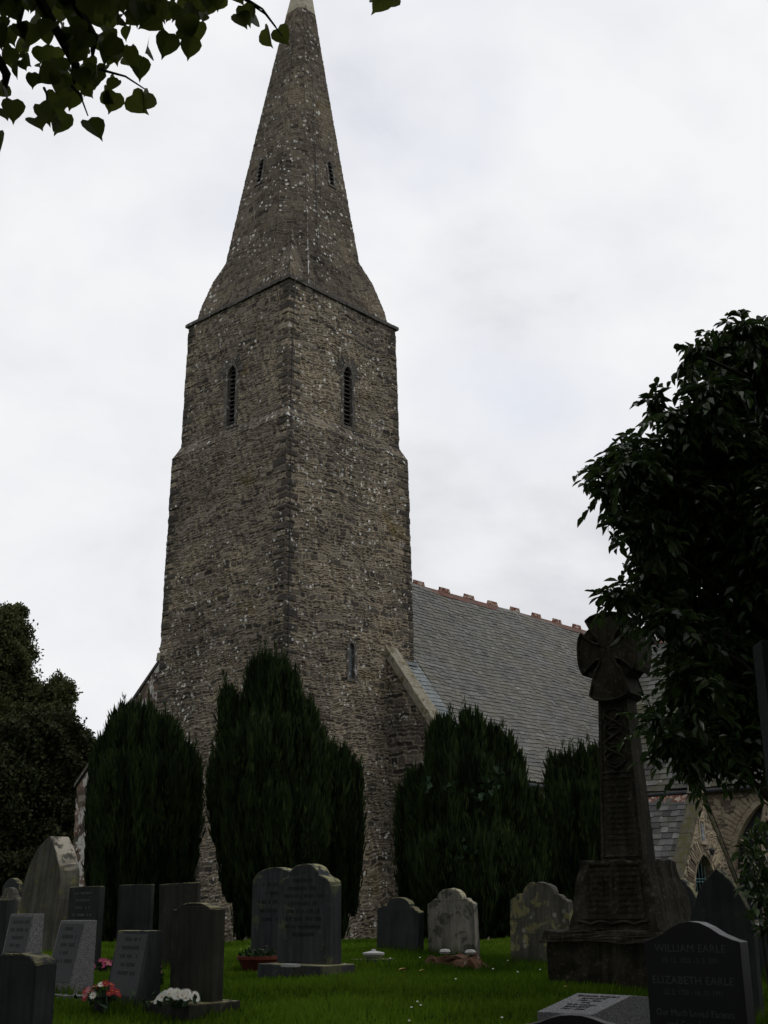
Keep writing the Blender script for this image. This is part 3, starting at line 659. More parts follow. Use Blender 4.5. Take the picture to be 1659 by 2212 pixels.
for a, c_ in zip(pv[:-1], pv[1:]):
    mb.add([a+(-.22, .02, .045), a+(.1, -.18, .045), c_+(.1, -.18, .06), c_+(-.22, .02, .06)], [(0, 1, 2, 3)])
mb.build('valley_lead', M_LEAD, church)
gt = MB(); gt.tube([(10.63, -5.3, 4.90), (10.63, -13.6, 4.94)], .075, 8); gt.build('transept_gutter', M_GROUT, church)
MB().box(10.4, 10.75, -5.5, -5.2, 4.45, 4.72, tx=-.04, ty=-.04).tube([(10.6, -5.4, 4.45), (10.6, -5.3, .5)], .05, 8).build('rainwater_hopper', M_LEAD, church)
# traceried window in the transept wall
yc, W_, H_, z0 = -10.05, 2.4, 3.5, 1.0
O = np.array([TX0, yc, z0]); U = np.array([0, -1, 0.]); Nn = np.array([-1, 0, 0.]); ZZ = np.array([0, 0, 1.])
mb = MB(); ring_blocks(mb, O, U, Nn, W_, H_, .16, deep=.3, n=10, out=.02); voussoirs(mb, O, U, Nn, W_, H_, .18, .62, n=40, out=.03)
tf = mb.build('traceried_window', M_DRESSL, church, bevel=.01)
mb = MB(); mb.prism(lancet(W_, H_, 10), None, O, U, ZZ, Nn, -.27, -.25); mb.build('glass', mgd, tf)
P2 = lambda a, z_, d=-.1: O+U*a+ZZ*z_+Nn*d
mb = MB(); sp_ = H_-W_*.866
def arc(pts_, r=.065): 
    # smooth polyline by Catmull-Rom
    q = [pts_[0]]+list(pts_)+[pts_[-1]]; o_ = []
    for i in range(1, len(q)-2):
        for k_ in range(6):
            t_ = k_/6; a, b_, c_, d_ = (np.array(q[i+j], float) for j in (-1, 0, 1, 2))
            o_.append(.5*((2*b_)+(-a+c_)*t_+(2*a-5*b_+4*c_-d_)*t_*t_+(-a+3*b_-3*c_+d_)*t_**3))
    o_.append(np.array(q[-1], float)); mb.tube([P2(*p) for p in o_], r, 6)
for a in (-.4, .4): arc([(a, 0), (a, sp_-.1)], .06)
for c_ in (-.8, 0, .8): arc([(c_-.4, sp_-.3), (c_-.3, sp_+.05), (c_, sp_+.35), (c_+.3, sp_+.05), (c_+.4, sp_-.3)])
arc([(-.4, sp_-.1), (-.1, sp_+.4), (-.45, sp_+.9), (-.55, sp_+1.25)]); arc([(.4, sp_-.1), (.1, sp_+.4), (.45, sp_+.9), (.55, sp_+1.25)])
arc([(-.8, sp_+.35), (-.75, sp_+.7), (-.95, sp_+.95)]); arc([(.8, sp_+.35), (.75, sp_+.7), (.95, sp_+.95)])
arc([(0, sp_+.35), (-.28, sp_+.75), (-.22, sp_+1.2), (0, sp_+1.6), (.22, sp_+1.2), (.28, sp_+.75), (0, sp_+.35)])
arc([(-.45, sp_+.9), (-.15, sp_+1.5), (0, sp_+2.0)]); arc([(.45, sp_+.9), (.15, sp_+1.5), (0, sp_+2.0)])
mb.build('tracery', M_DRESSL, tf)
mb = MB()
for z_ in np.arange(.3, H_-.9, .35): mb.tube([P2(-1.15, z_, -.2), P2(1.15, z_, -.2)], .008, 4)
for a in (-1, -.6, -.2, .2, .6, 1): mb.tube([P2(a, .02, -.2), P2(a, sp_+.3, -.2)], .008, 4)
mb.build('window_bars', M_LEAD, tf)

# porch
porch = tag(empty('church_porch'), 'small gabled stone porch with pointed barred gateway and stone cross on its gable', 'porch')
PX, PY, PH, PW, PZ = 8.87, -9.0, 4.55, 1.62, 2.15
def gable_hole(x, z):
    return (z > PZ+(PH-PZ)*(1-abs(x)/PW)) | lance_hole(-.18, .3, 1.5, 2.72, .95)(x, z)
pf = masonry('porch_front', M_NAVE, porch, [(PX-PW, PY, .3), (PX+PW, PY, .3), (PX+PW, PY, PH), (PX-PW, PY, PH)], (0, -1, 0), .035, seed=101, hole=gable_hole, course=(.04, .09), length=(.12, .4))
masonry('porch_side', M_NAVE, porch, [(PX-PW, -5.25, .3), (PX-PW, PY, .3), (PX-PW, PY, PZ), (PX-PW, -5.25, PZ)], (-1, 0, 0), .05, seed=102, sides=(None, (0, -1, 0)))
masonry('porch_side', M_NAVE, porch, [(PX+PW, PY, .3), (PX+PW, -5.25, .3), (PX+PW, -5.25, PZ), (PX+PW, PY, PZ)], (1, 0, 0), .05, seed=103)
ps = (PH-PZ)/PW; s3 = math.hypot(1, ps)
for sg in (-1, 1):
    dn = np.array([sg/s3, 0, -ps/s3]); nr = np.array([sg*ps/s3, 0, 1/s3])
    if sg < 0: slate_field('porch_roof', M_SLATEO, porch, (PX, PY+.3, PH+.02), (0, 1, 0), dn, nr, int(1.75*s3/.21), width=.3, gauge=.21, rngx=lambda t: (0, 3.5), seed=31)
    mb = MB(); e0 = np.array((PX, PY+.05, PH-.02)); e1 = e0+dn*1.8*s3; mb.add([e0, e0+(0, 3.7, 0), e1+(0, 3.7, 0), e1], [(0, 1, 2, 3)]); mb.add([e0-nr*.06, e0+(0, 3.7, 0)-nr*.06, e1+(0, 3.7, 0)-nr*.06, e1-nr*.06], [(0, 1, 2, 3)]); mb.build('porch_roof_boarding', M_SLATEO, porch)
mb = MB()
for sg in (-1, 1):
    nb = 6
    for i in range(nb):
        a0, a1 = i/nb*(PW+.12), (i+1)/nb*(PW+.12)-.01; j = random.uniform(-.01, .01)
        q = [(sg*a0, PH+.0-ps*a0+.02), (sg*a1, PH-ps*a1+.02), (sg*a1, PH-ps*a1+.24+j), (sg*a0, PH-ps*a0+.24+j)]
        mb.prism(q, None, (PX, PY, 0), (1, 0, 0), (0, 0, 1), (0, 1, 0), -.05, .36)
mb.build('porch_coping', stone_mat('mossy_coping', (.075, .07, .05), (.13, .12, .085), 5, lich=(6, (.09, .085, .03), .5), bs=.8), porch, bevel=.015)
mb = MB(); q = 0.0
while q < 3.2: mb.prism([(-.16, -.2), (0, .06), (.16, -.2), (0, -.02)], None, (PX, PY+.45+q, PH+.08), (1, 0, 0), (0, 0, 1), (0, 1, 0), 0, .43, ); q += .45
mb.build('porch_ridge_tiles', M_TERRAO, porch, sub=2, rough=.012)
mb = MB(); cz = PH+.26; mb.box(PX-.22, PX+.22, PY-.1, PY+.35, cz-.1, cz+.18, tx=.06, ty=.05); mb.box(PX-.075, PX+.075, PY+.06, PY+.2, cz+.15, cz+.86, tx=.015, ty=.01); mb.box(PX-.24, PX+.24, PY+.07, PY+.19, cz+.5, cz+.65)
rg_ = [(.19*math.cos(a), .19*math.sin(a)) for a in np.linspace(0, 2*math.pi, 13)]
mb.tube([(PX+a, PY+.13, cz+.575+b_) for a, b_ in rg_], .045, 6)
mb.build('gable_cross', M_COPE, porch, rough=.008)
dx = PX-.18
mb = MB(); ring_blocks(mb, (dx, PY, .3), (1, 0, 0), (0, -1, 0), 1.36, 2.62, .09, deep=.35, n=8, out=.02, sharp=.95); voussoirs(mb, (dx, PY, .3), (1, 0, 0), (0, -1, 0), 1.36, 2.62, .12, .55, n=44, out=.035, sharp=.95); da = mb.build('gateway_arch', M_NAVE, porch)
me = da.data; a_ = me.attributes.new('tone', 'FLOAT', 'POINT'); a_.data.foreach_set('value', np.repeat(RG.random(len(me.vertices)//4+1), 4)[:len(me.vertices)].astype(np.float32)); a_ = me.attributes.new('mortar', 'FLOAT', 'POINT')
mb = MB(); lf = in_lancet(1.3, 2.6, .95)
for i in range(7):
    a = -.56+i*.187; z_ = max(z for z in np.arange(.3, 2.6, .02) if lf(np.array(a), np.array(z))); mb.tube([(dx+a, PY+.2, .35), (dx+a, PY+.2, .3+z_)], .014, 6)
for z_ in (.6, 2.12, 2.2): mb.tube([(dx-.66, PY+.2, z_), (dx+.66, PY+.2, z_)], .018, 6)
mb.build('iron_gate', M_GATE, porch)
mb = MB(); mb.box(PX-1.5, PX+1.5, PY+1.2, -5.3, .3, PZ); mb.prism([(-1.5, PZ), (1.5, PZ), (0, PH-.15)], None, (PX, 0, 0), (1, 0, 0), (0, 0, 1), (0, 1, 0), PY+1.2, -5.3); mb.build('porch_interior', M_DARK, porch)
mb = MB(); nxp = dx+.0; mb.box(nxp-.17, nxp-.11, PY-.05, PY, 3.28, 3.85); mb.box(nxp+.11, nxp+.17, PY-.05, PY, 3.28, 3.85); mb.box(nxp-.2, nxp+.2, PY-.1, PY, 3.18, 3.28); mb.box(nxp-.17, nxp+.17, PY-.05, PY, 3.85, 3.93)
nich = mb.build('niche', M_DRESSL, porch, bevel=.01)
mb = MB(); mb.lathe([(.07, 0), (.075, .12), (.05, .2), (.065, .33), (.045, .40), (.05, .45), (.02, .52)], (nxp, PY-.03, 3.29), 10); mb.build('statuette', M_LEAD, nich)
mb = MB(); mb.tube([(nxp, PY-.02, 3.02), (nxp, PY-.3, 3.06)], .012, 5); mb.lathe([(.06, 0), (.09, -.04), (.05, -.16), (.02, -.2)], (nxp, PY-.3, 3.06), 8); mb.build('lamp_bracket', M_IRON, porch)
mb = MB(); a = PW+.1; mb.tube([(PX+.1, PY-.1, PH+.1), (PX+a, PY-.12, PZ-.05)], .018, 5); mb.build('porch_gutter', M_GROUT, porch)

# stone slab leaning on the tower
p = at(462, 1860, 30.9); g0 = float(ground_z(p[0], p[1]))
sb = tag(empty('leaning_slab', (-3.05, 1.05, .5), 0), 'smooth blue grey slate slab leaning upright against the tower foot', 'slab')
MB().box(-.08, 0.0, -.55, .55, 0, 2.3, ty=.05).build('slab_face', stone_mat('slab_slate', (.05, .053, .058), (.075, .078, .082), 3), sb, bevel=.01)
sb.rotation_euler = (0, rad(4), 0)

# ------------------------------------------------------------------ leaves
def leaf_cloud(name, mat, parent, C_, Dr, Nr, size, shape, tone=None, fold=.25, rg=RG):
    """C_ leaf base points, Dr unit directions, Nr rough normals, size per leaf; shape = outline (u along, v across)"""
    Dr = Dr/(np.linalg.norm(Dr, axis=1, keepdims=True)+1e-9); S_ = np.cross(Dr, Nr); S_ /= np.linalg.norm(S_, axis=1, keepdims=True)+1e-9
    Nn_ = np.cross(S_, Dr); size = np.asarray(size)[:, None, None]
    sh = np.array(shape); n, m_ = len(C_), len(sh)
    V_ = C_[:, None]+size*(Dr[:, None]*sh[None, :, :1]+S_[:, None]*sh[None, :, 1:2]+Nn_[:, None]*(fold*np.abs(sh[None, :, 1:2])-.5*fold*sh[None, :, :1]**2))
    ar = np.arange(n)[:, None]*m_
    tone = rg.random(n) if tone is None else tone
    # split along the midrib so the fold shows: outline is base, left..., tip, right...
    h = m_//2
    A_ = ar+np.arange(0, h+1)[None]; B_ = ar+np.array([0]+list(range(h, m_)))[None]
    return npmesh(name, V_.reshape(-1, 3), [A_, B_], mat, parent, {'tone': np.repeat(tone, m_)})
LINDEN = [(0, 0), (-.06, .22), (.08, .42), (.3, .5), (.52, .42), (.72, .24), (.86, .07), (1.02, 0), (.84, -.08), (.7, -.25), (.5, -.42), (.28, -.5), (.07, -.4), (-.06, -.2)]
ELLI = [(0, 0), (.22, .19), (.5, .24), (.78, .13), (1.0, 0), (.78, -.13), (.5, -.24), (.22, -.19)]
DIAM = [(0, 0), (.45, .33), (1, 0), (.45, -.33)]
def unit(n, rg=RG):
    v = rg.normal(size=(n, 3)); return v/np.linalg.norm(v, axis=1, keepdims=True)

# --- evergreen at the right: blobs of glossy leaves carried by real branches
cam_tree = tag(empty('evergreen_tree', on_ground(1790, 6.4)), 'near glossy leaved evergreen reaching in from the right edge over the stone cross', 'tree')
base = np.array(cam_tree.location)
BL = [(1340, 990, 28), (1300, 1000, 14), (1385, 985, 32), (1415, 868, 14), (1500, 760, 18), (1608, 706, 22), (1566, 722, 14), (1645, 712, 24), (1605, 762, 50), (1655, 800, 80), (1545, 770, 48), (1540, 850, 40), (1600, 870, 100), (1470, 905, 30), (1500, 930, 60), (1440, 985, 48), (1560, 1000, 110), (1660, 1000, 120),
      (1358, 1008, 28), (1390, 1040, 58), (1318, 1055, 32), (1470, 1070, 80), (1368, 1110, 32), (1560, 1150, 120), (1440, 1180, 72), (1660, 1200, 140), (1395, 1150, 44), (1420, 1270, 62), (1530, 1310, 120), (1650, 1380, 130), (1445, 1340, 34),
      (1518, 1400, 50), (1560, 1450, 120), (1502, 1490, 58), (1640, 1520, 120), (1425, 1560, 32), (1535, 1570, 78), (1448, 1600, 32), (1625, 1585, 58), (1500, 1640, 42), (1560, 1625, 34), (1348, 1290, 16), (1325, 1275, 10), (1378, 1300, 14), (1690, 900, 110), (1650, 1120, 120), (1750, 1150, 200), (1760, 1450, 200), (1745, 1580, 100), (1492, 1450, 28), (1670, 1600, 44)]
Cs, Ds, Sz, tips, twigs = [], [], [], [], []
for (u, v, r) in BL:
    D = 6.2+RG.uniform(-.5, .5) if r < 90 else 6.4+RG.uniform(-.3, .5)
    c_ = at(u, v, D); R_ = r*D/F*.9; tips.append((c_, R_))
    n = int(min(2200, 14+r*r*.065*(1+r/80)))
    d = unit(n); rr_ = R_*RG.random(n)**.42
    P_ = c_+d*rr_[:, None]*np.array([1, 1, .95]); Cs.append(P_)
    dr = d*.55+unit(n)*.55+np.array([0, 0, -.55]); Ds.append(dr); Sz.append(RG.uniform(.045, .085, n))
    for q in range(int(4+r*.30)):        # sprays that stand out of the mass
        d0_ = unit(1)[0]; d0_[2] = d0_[2]*.8+.15; d0_ /= np.linalg.norm(d0_); L_ = R_*.2+RG.uniform(.06, .15); nl = RG.integers(5, 10)
        tt = np.linspace(.1, 1, nl); ax_ = c_+d0_*(R_*.82)+np.outer(tt, d0_*L_)+np.outer(tt**2, [0, 0, -.05])
        Cs.append(ax_); side = np.cross(d0_, (0, 0, 1.0)); side /= np.linalg.norm(side)+1e-6
        Ds.append(d0_*.6+np.outer(np.where(np.arange(nl) % 2, 1, -1), side)*.8+unit(nl)*.3+np.array([0, 0, -.35])); Sz.append(RG.uniform(.05, .082, nl)); twigs.append((c_+d0_*R_*.4, ax_[nl//2], ax_[-1]))
Cs = np.concatenate(Cs); Ds = np.concatenate(Ds); Sz = np.concatenate(Sz)
leaf_cloud('foliage', M_CAMEL, cam_tree, Cs-base, Ds, unit(len(Cs))*.6+np.array([0, 0, 1.0]), Sz, ELLI, fold=.5)
mb = MB(); trunk_top = base+np.array([0, 0, 3.4]); mb.tube([(0, 0, -.1), (.05, .02, 1.2), (.0, .08, 2.4), (.02, 0, 4.2)], .13, 10, .06)
mb.build('trunk', M_BARK, cam_tree, smooth=True)
mb = MB()
for c_, R_ in tips:
    zs_ = min(max(c_[2]-base[2]-.5, .8), 3.6); a = np.array([0, 0, zs_]); e_ = c_-base; mid = (a+e_)/2+np.array([0, 0, .12])+RG.normal(0, .05, 3)
    mb.tube([a, mid, e_], .028, 5, .006)
    for q in range(6):
        d = unit(1)[0]; d[2] = abs(d[2])*.2-.1; mb.tube([e_-d*.02, e_+d*R_*.5, e_+d*R_*.95+np.array([0, 0, -.02])], .006, 4, .002)
for a, b_, c_ in twigs: mb.tube([a-base, b_-base, c_-base], .004, 3, .0015)
mb.build('branches', M_BARK, cam_tree)
# small shrub low at the right edge in front of the traceried window
sh = tag(empty('shrub', on_ground(1650, 8.5)), 'loose leafy shrub at the right edge below the evergreen', 'shrub'); base = np.array(sh.location)
Cs, mb = [], MB()
for (u, v, r) in [(1640, 1800, 26), (1625, 1850, 30), (1655, 1880, 40), (1630, 1910, 26), (1650, 1950, 36), (1655, 2000, 30), (1700, 1900, 40)]:
    c_ = at(u, v, 8.5+RG.uniform(-.2, .2)); n = int(8+r*1.2); Cs.append(c_+unit(n)*(r*8.5/F)*RG.random((n, 1))**.5); mb.tube([(0, 0, 0), (c_-base)*np.array([.7, .7, .6]), c_-base], .012, 5, .003)
Cs = np.concatenate(Cs)
leaf_cloud('foliage', M_CAMEL, sh, Cs-base, unit(len(Cs))+np.array([0, 0, .1]), unit(len(Cs))*.6+np.array([0, 0, 1.0]), RG.uniform(.06, .11, len(Cs)), ELLI, fold=.4)
mb.build('stems', M_BARK, sh)

# --- lime tree over the camera: its lowest twigs hang into the top left of the view
lb = CAM-HD*3.2-RT0*2.6; lb = np.array([lb[0], lb[1], float(ground_z(lb[0], lb[1]))])
lime = tag(empty('lime_tree', lb), 'overhanging broad leaved tree whose twigs hang into the top left corner', 'tree')
Cs, Sz = [], []
bu = [-60, 0, 30, 60, 72, 115, 150, 190, 215, 245, 280, 305, 320, 335, 370, 400, 430, 460, 475]
bv = [280, 270, 215, 150, 215, 232, 200, 232, 170, 180, 165, 110, 60, 40, 50, 45, 40, 20, -60]
tips = [at(u_, v_, 4.6) for u_, v_ in [(40, 60), (120, 100), (200, 120), (260, 90), (330, 20), (60, 160), (160, 180), (220, 150), (10, 200), (400, -10), (-60, 60), (300, -60)]]
k_ = 0
while k_ < 520:
    u_, v_ = RG.uniform(-90, 480), RG.uniform(-130, 240)
    if v_ > np.interp(u_, bu, bv): continue
    if math.sin(u_*.051+v_*.03)+math.sin(v_*.067-u_*.021+1)+.6*math.sin(u_*.11+2) < -1.0 and v_ > 20: continue
    if v_ > 20 and RG.random() < .42: continue
    c_ = at(u_, v_, 4.65+RG.uniform(-.4, .5)); Cs.append(c_[None]); Sz.append(RG.uniform(.05, .12, 1)); k_ += 1
LV = [(395, 62), (430, 48), (365, 72), (412, 80), (320, 100), (85, 225), (75, 255), (118, 250), (190, 260), (145, 245), (285, 205), (322, 200), (250, 200), (225, 195), (18, 205), (8, 235), (524, 12), (515, 30), (548, 25), (572, 62), (600, 62), (480, -12), (470, -20), (500, -20), (850, -12), (832, -18), (815, -22), (300, 125), (-5, 290)]
for u, v in LV:
    c_ = at(u, v, 4.5+RG.uniform(-.1, .1)); Cs.append(c_[None]); Sz.append(RG.uniform(.09, .12, 1))
nn_ = len(np.concatenate(Cs))
# the rest of the crown: overhead and behind
n = 15000; k = unit(n)*RG.random((n, 1))**.35
cen = CAM-HD*3.5-RT0*1.0+np.array([0, 0, 9.0]); P_ = cen+k*np.array([9.5, 9.5, 5.5])
q = P_-CAM; el = np.arctan2(q[:, 2], q@HD); keep = ((q@HD) < .3) | (el > rad(60)); P_ = P_[keep & (P_[:, 2] > 3.6)]
Call = np.concatenate(Cs+[P_]); SzA = np.concatenate(Sz+[RG.uniform(.28, .42, len(P_))])
Dr = unit(len(Call))*.62+np.array([0, 0, -1.0]); Nr = unit(len(Call)); Nr[:nn_] = unit(nn_)*.9-FW*1.0
leaf_cloud('foliage', M_LIND, lime, Call-lb, Dr, Nr, SzA, LINDEN, fold=.3)
mb = MB(); mb.tube([(0, 0, -.2), (.1, 0, 2.5), (0, .1, 5), (.2, 0, 9)], .38, 12, .2); mb.build('trunk', M_BARK, lime, smooth=True)
mb = MB(); hub = np.array([0, 0, 4.6])
for c_ in tips[::2]:
    e_ = c_-lb; mb.tube([hub, (hub+e_)/2+np.array([0, 0, .7]), e_+np.array([0, 0, .1]), e_], .05, 6, .008)
for a_, b__ in (((330, -30), (530, 0)), ((530, 0), (610, 78)), ((530, -3), (596, 58)), ((215, 150), (318, 196)), ((150, 180), (190, 250)), ((560, -50), (845, -15)), ((95, 190), (100, 235))):
    mb.tube([at(*a_, 4.55)-lb, at((a_[0]+b__[0])/2+4, (a_[1]+b__[1])/2-8, 4.52)-lb, at(*b__, 4.5)-lb], .007, 5, .003)
for k_ in range(9):
    a = k_*.7; mb.tube([(0, 0, 4+k_*.5), (2.5*math.cos(a), 2.5*math.sin(a), 7+k_*.3), (6*math.cos(a), 6*math.sin(a), 9.0)], .12, 6, .03)
mb.build('branches', M_BARK, lime)

# --- unseen big trees added round the camera to shade the gravestones
def shade_tree(label, L, D, hh, R_, n):
    p = CAM+HD*D+RT0*L; g = np.array([p[0], p[1], float(ground_z(p[0], p[1]))]); o_ = tag(empty('broadleaf_tree', g), label, 'tree')
    k = unit(n)*RG.random((n, 1))**.3; P_ = np.array([0, 0, hh*.58])+k*np.array([R_, R_, hh*.45]); P_ = P_[P_[:, 2] > 1.6]
    leaf_cloud('crown', M_FARD, o_, P_, unit(len(P_)), unit(len(P_)), RG.uniform(.4, .6, len(P_)), DIAM, fold=.1)
    MB().tube([(0, 0, -.2), (0, 0, hh*.6)], .3, 8, .12).build('trunk', M_BARK, o_)
shade_tree('unseen large tree added for shade behind the photographer on the left', -9, -7, 15, 6.0, 4500)
shade_tree('unseen large tree added for shade behind the photographer on the right', 5, -10, 16, 6.5, 4500)
shade_tree('unseen large tree added for shade beyond the right edge near the photographer', 11, -1, 15, 6.0, 4500)
shade_tree('unseen large tree added for shade beyond the right edge level with the stone cross', 12, 9, 14, 5.5, 4500)
shade_tree('unseen large tree added for shade beyond the left edge near the photographer', -13, 3, 14, 6.0, 4500)
shade_tree('unseen large tree added for shade beyond the left edge level with the slate headstones', -15.5, 13, 15, 6.5, 5500)

# --- far trees at the left
def far_tree(label, u0, D, blobs, mat, leaf, dens, name='broadleaf_tree', group='trees beyond the churchyard at left'):
    g = on_ground(u0, D); o_ = tag(empty(name, g), label, 'tree', group); P_, Sz = [], []; mb = MB()
    for (u, v, r) in blobs:
        c_ = at(u, v, D+RG.uniform(-1, 1)); R_ = r*D/F; n = int(r*r*dens); d = unit(n)
        P_.append(c_+d*R_*RG.random((n, 1))**.3*np.where(RG.random((n, 1)) < .13, 1.28, 1.0)*(.8+.35*np.sin(d[:, :1]*5+d[:, 2:]*4+u))); Sz.append(RG.uniform(leaf*.7, leaf*1.3, n))
        mb.tube([(0, 0, max(.5, (c_[2]-g[2])*.45)), (c_-g)*np.array([.6, .6, .8]), c_-g], .12, 5, .03)
    P_ = np.concatenate(P_); leaf_cloud('crown', mat, o_, P_-g, unit(len(P_)), unit(len(P_))+np.array([0, 0, .5]), np.concatenate(Sz), DIAM, fold=.1)
    vt = min(b_[1] for b_ in blobs); top = at(u0, vt, D)[2]-g[2]
    mb.tube([(0, 0, -.3), (.1, 0, top*.5), (0, 0, top*.85)], .35, 8, .08); mb.build('trunk', M_BARK, o_)
far_tree('tall olive green tree with airy top at the left edge', 5, 64, [(20, 1325, 22), (44, 1320, 18), (5, 1345, 30), (35, 1370, 34), (0, 1400, 45), (40, 1420, 38), (25, 1470, 55), (60, 1500, 36), (30, 1540, 60), (80, 1510, 24), (-40, 1450, 90), (-30, 1560, 100), (50, 1570, 50)], M_FAR, .17, 3.4)
far_tree('small airy round crowned tree standing between the tall tree and the dark mass', 125, 62, [(125, 1475, 22), (145, 1485, 20), (110, 1500, 26), (140, 1515, 26), (120, 1530, 30), (100, 1545, 24), (150, 1545, 16)], M_FAR, .16, 2.3)
far_tree('broad dense dark green tree filling the lower left behind the gravestones', 70, 60, [(60, 1600, 60), (130, 1590, 48), (170, 1600, 34), (195, 1620, 22), (185, 1650, 34), (140, 1660, 62), (60, 1690, 90), (150, 1740, 60), (90, 1780, 80), (20, 1800, 90), (120, 1850, 70), (60, 1900, 70), (140, 1930, 60), (-30, 1700, 110), (20, 1960, 60), (100, 1980, 40), (-60, 1880, 90), (190, 1700, 24), (170, 1800, 40), (170, 1880, 40), (240, 1750, 60), (230, 1650, 36), (240, 1880, 60)], M_FARD, .20, 2.6)

# --- Irish yews
def yew(label, u0, D, cols, seed, spr=1.0):
    rg = np.random.default_rng(seed); g = on_ground(u0, D); g[2] -= .05
    o_ = tag(empty('yew', g), label, 'yew', 'clipped upright yews along the church'); Pb, Dr, Sz, tn = [], [], [], []; core = MB()
    vd_ = HD
    for (uc, vt, rpx, dd, vb) in cols:
        c_ = at(uc, vt+60, D+dd); top = at(uc, vt, D+dd)[2]; R_ = rpx*D/F; z0 = at(uc, vb, D+dd)[2] if vb else g[2]+.1
        z0 = max(z0, g[2]-.1); H_ = top-z0; area = 2*math.pi*R_*H_; n = int(area*430*spr)
        t_ = rg.random(n)**.85; prof = lambda t: np.interp(t, [0, .08, .3, .6, .82, .93, 1], [.34, .48, .80, 1, .94, .78, .3])
        a = rg.random(n)*2*math.pi; lump = 1+.14*np.sin(a*5+seed+uc)+.12*np.sin(a*11+t_*4+seed*2)+.05*np.sin(a*3+t_*17)
        rr_ = R_*prof(t_)*lump*(1-.30*rg.random(n)**2)
        P_ = np.c_[c_[0]+rr_*np.cos(a), c_[1]+rr_*np.sin(a), z0+t_*(H_-.15)]
        d = np.c_[np.cos(a)*.13, np.sin(a)*.13, np.full(n, 1.0)]+rg.normal(0, .11, (n, 3))
        Pb.append(P_); Dr.append(d); Sz.append(rg.uniform(.14, .34, n)*(1+.5*(t_ > .8)*rg.random(n))); tn.append(np.clip(.5*rg.random(n)**1.6+.22*np.sin(a*5+seed+uc)+.12*np.sin(a*11+t_*4+seed*2)+.1, 0, 1))
        for q in range(int(10+rpx*.5)):    # separate upright shoots break the outline
            a0 = rg.random()*6.283; tq = rg.uniform(.55, .98); rq_ = R_*float(prof(tq))*.97; Lq = rg.uniform(.35, .95); m_ = 56
            s1 = rg.random(m_); w_ = .085*(1-s1*.85); zb = z0+tq*(H_-.15)-.25
            Pb.append(np.c_[c_[0]+rq_*math.cos(a0)*(1+.06*s1)+rg.normal(0, 1, m_)*w_, c_[1]+rq_*math.sin(a0)*(1+.06*s1)+rg.normal(0, 1, m_)*w_, zb+s1*Lq])
            Dr.append(np.c_[rg.normal(0, .25, m_), rg.normal(0, .25, m_), np.ones(m_)]); Sz.append(rg.uniform(.09, .17, m_)); tn.append(np.clip(rg.normal(.65, .2, m_), 0, 1))
        core.lathe([(R_*float(prof(q))*.74, z0-g[2]+q*(H_-.45)) for q in np.linspace(0, .97, 9)], (c_[0]-g[0], c_[1]-g[1], 0), 12)
    P_ = np.concatenate(Pb)-g; Dr = np.concatenate(Dr); Sz = np.concatenate(Sz); tn = np.concatenate(tn)
    sh_ = [(0, 0), (.3, .065), (.6, .06), (1, 0), (.6, -.06), (.3, -.065)]
    leaf_cloud('foliage', M_YEW, o_, P_, Dr, unit(len(P_), rg)*np.array([1, 1, .2]), Sz, sh_, tn, fold=.15)
    c_o = core.build('inner_growth', M_YEW, o_); MB().tube([(0, 0, -.1), (0, 0, 1.2)], .16, 8).build('trunk', M_BARK, o_)
    return o_
yew('squat broad yew at the left in front of the aisle gable, its shoulders sloping right', 310, 25.0, [(258, 1545, 34, .2, 0), (300, 1535, 58, 0, 0), (345, 1560, 52, -.2, 0), (385, 1615, 44, -.3, 0), (408, 1660, 24, -.3, 1930), (228, 1600, 32, .2, 0), (345, 1640, 60, -.6, 0), (272, 1640, 62, -.6, 0), (265, 1525, 10, .1, 0)], 3)
yew('tallest yew, with a pointed double top in front of the tower corner', 610, 24.0, [(562, 1425, 34, 0, 0), (600, 1432, 38, -.2, 0), (630, 1465, 20, -.3, 0), (492, 1495, 18, 0, 1800), (530, 1520, 30, 0, 0), (655, 1520, 34, -.3, 0), (640, 1560, 60, -.4, 0), (507, 1600, 36, 0, 1950), (474, 1650, 22, .1, 1830), (690, 1590, 26, .2, 1990), (735, 1625, 30, .5, 0), (762, 1660, 20, .5, 1980), (715, 1640, 34, .4, 0), (575, 1560, 72, -.6, 0), (612, 1700, 78, -.8, 0)], 5)
yew('ivy clad yew to the right of the tower foot, below the gable coping', 1010, 23.5, [(958, 1560, 34, 0, 0), (1018, 1548, 36, 0, 0), (1058, 1575, 30, 0, 0), (1095, 1600, 26, 0, 0), (1000, 1620, 72, -.4, 0), (1080, 1660, 46, -.3, 0), (905, 1670, 30, .1, 0), (878, 1715, 22, .1, 0), (925, 1700, 40, -.3, 0), (1115, 1640, 20, 0, 0), (1150, 1715, 24, .1, 0), (1178, 1760, 16, .1, 0), (1120, 1760, 50, -.2, 0), (1010, 1800, 110, -.8, 0)], 8)
yew('narrower yew half hidden behind the tall stone cross', 1260, 24.5, [(1205, 1645, 22, 0, 0), (1235, 1635, 24, 0, 0), (1270, 1625, 28, 0, 0), (1305, 1620, 30, 0, 0), (1250, 1700, 56, -.3, 0), (1310, 1690, 40, -.2, 0)], 12)
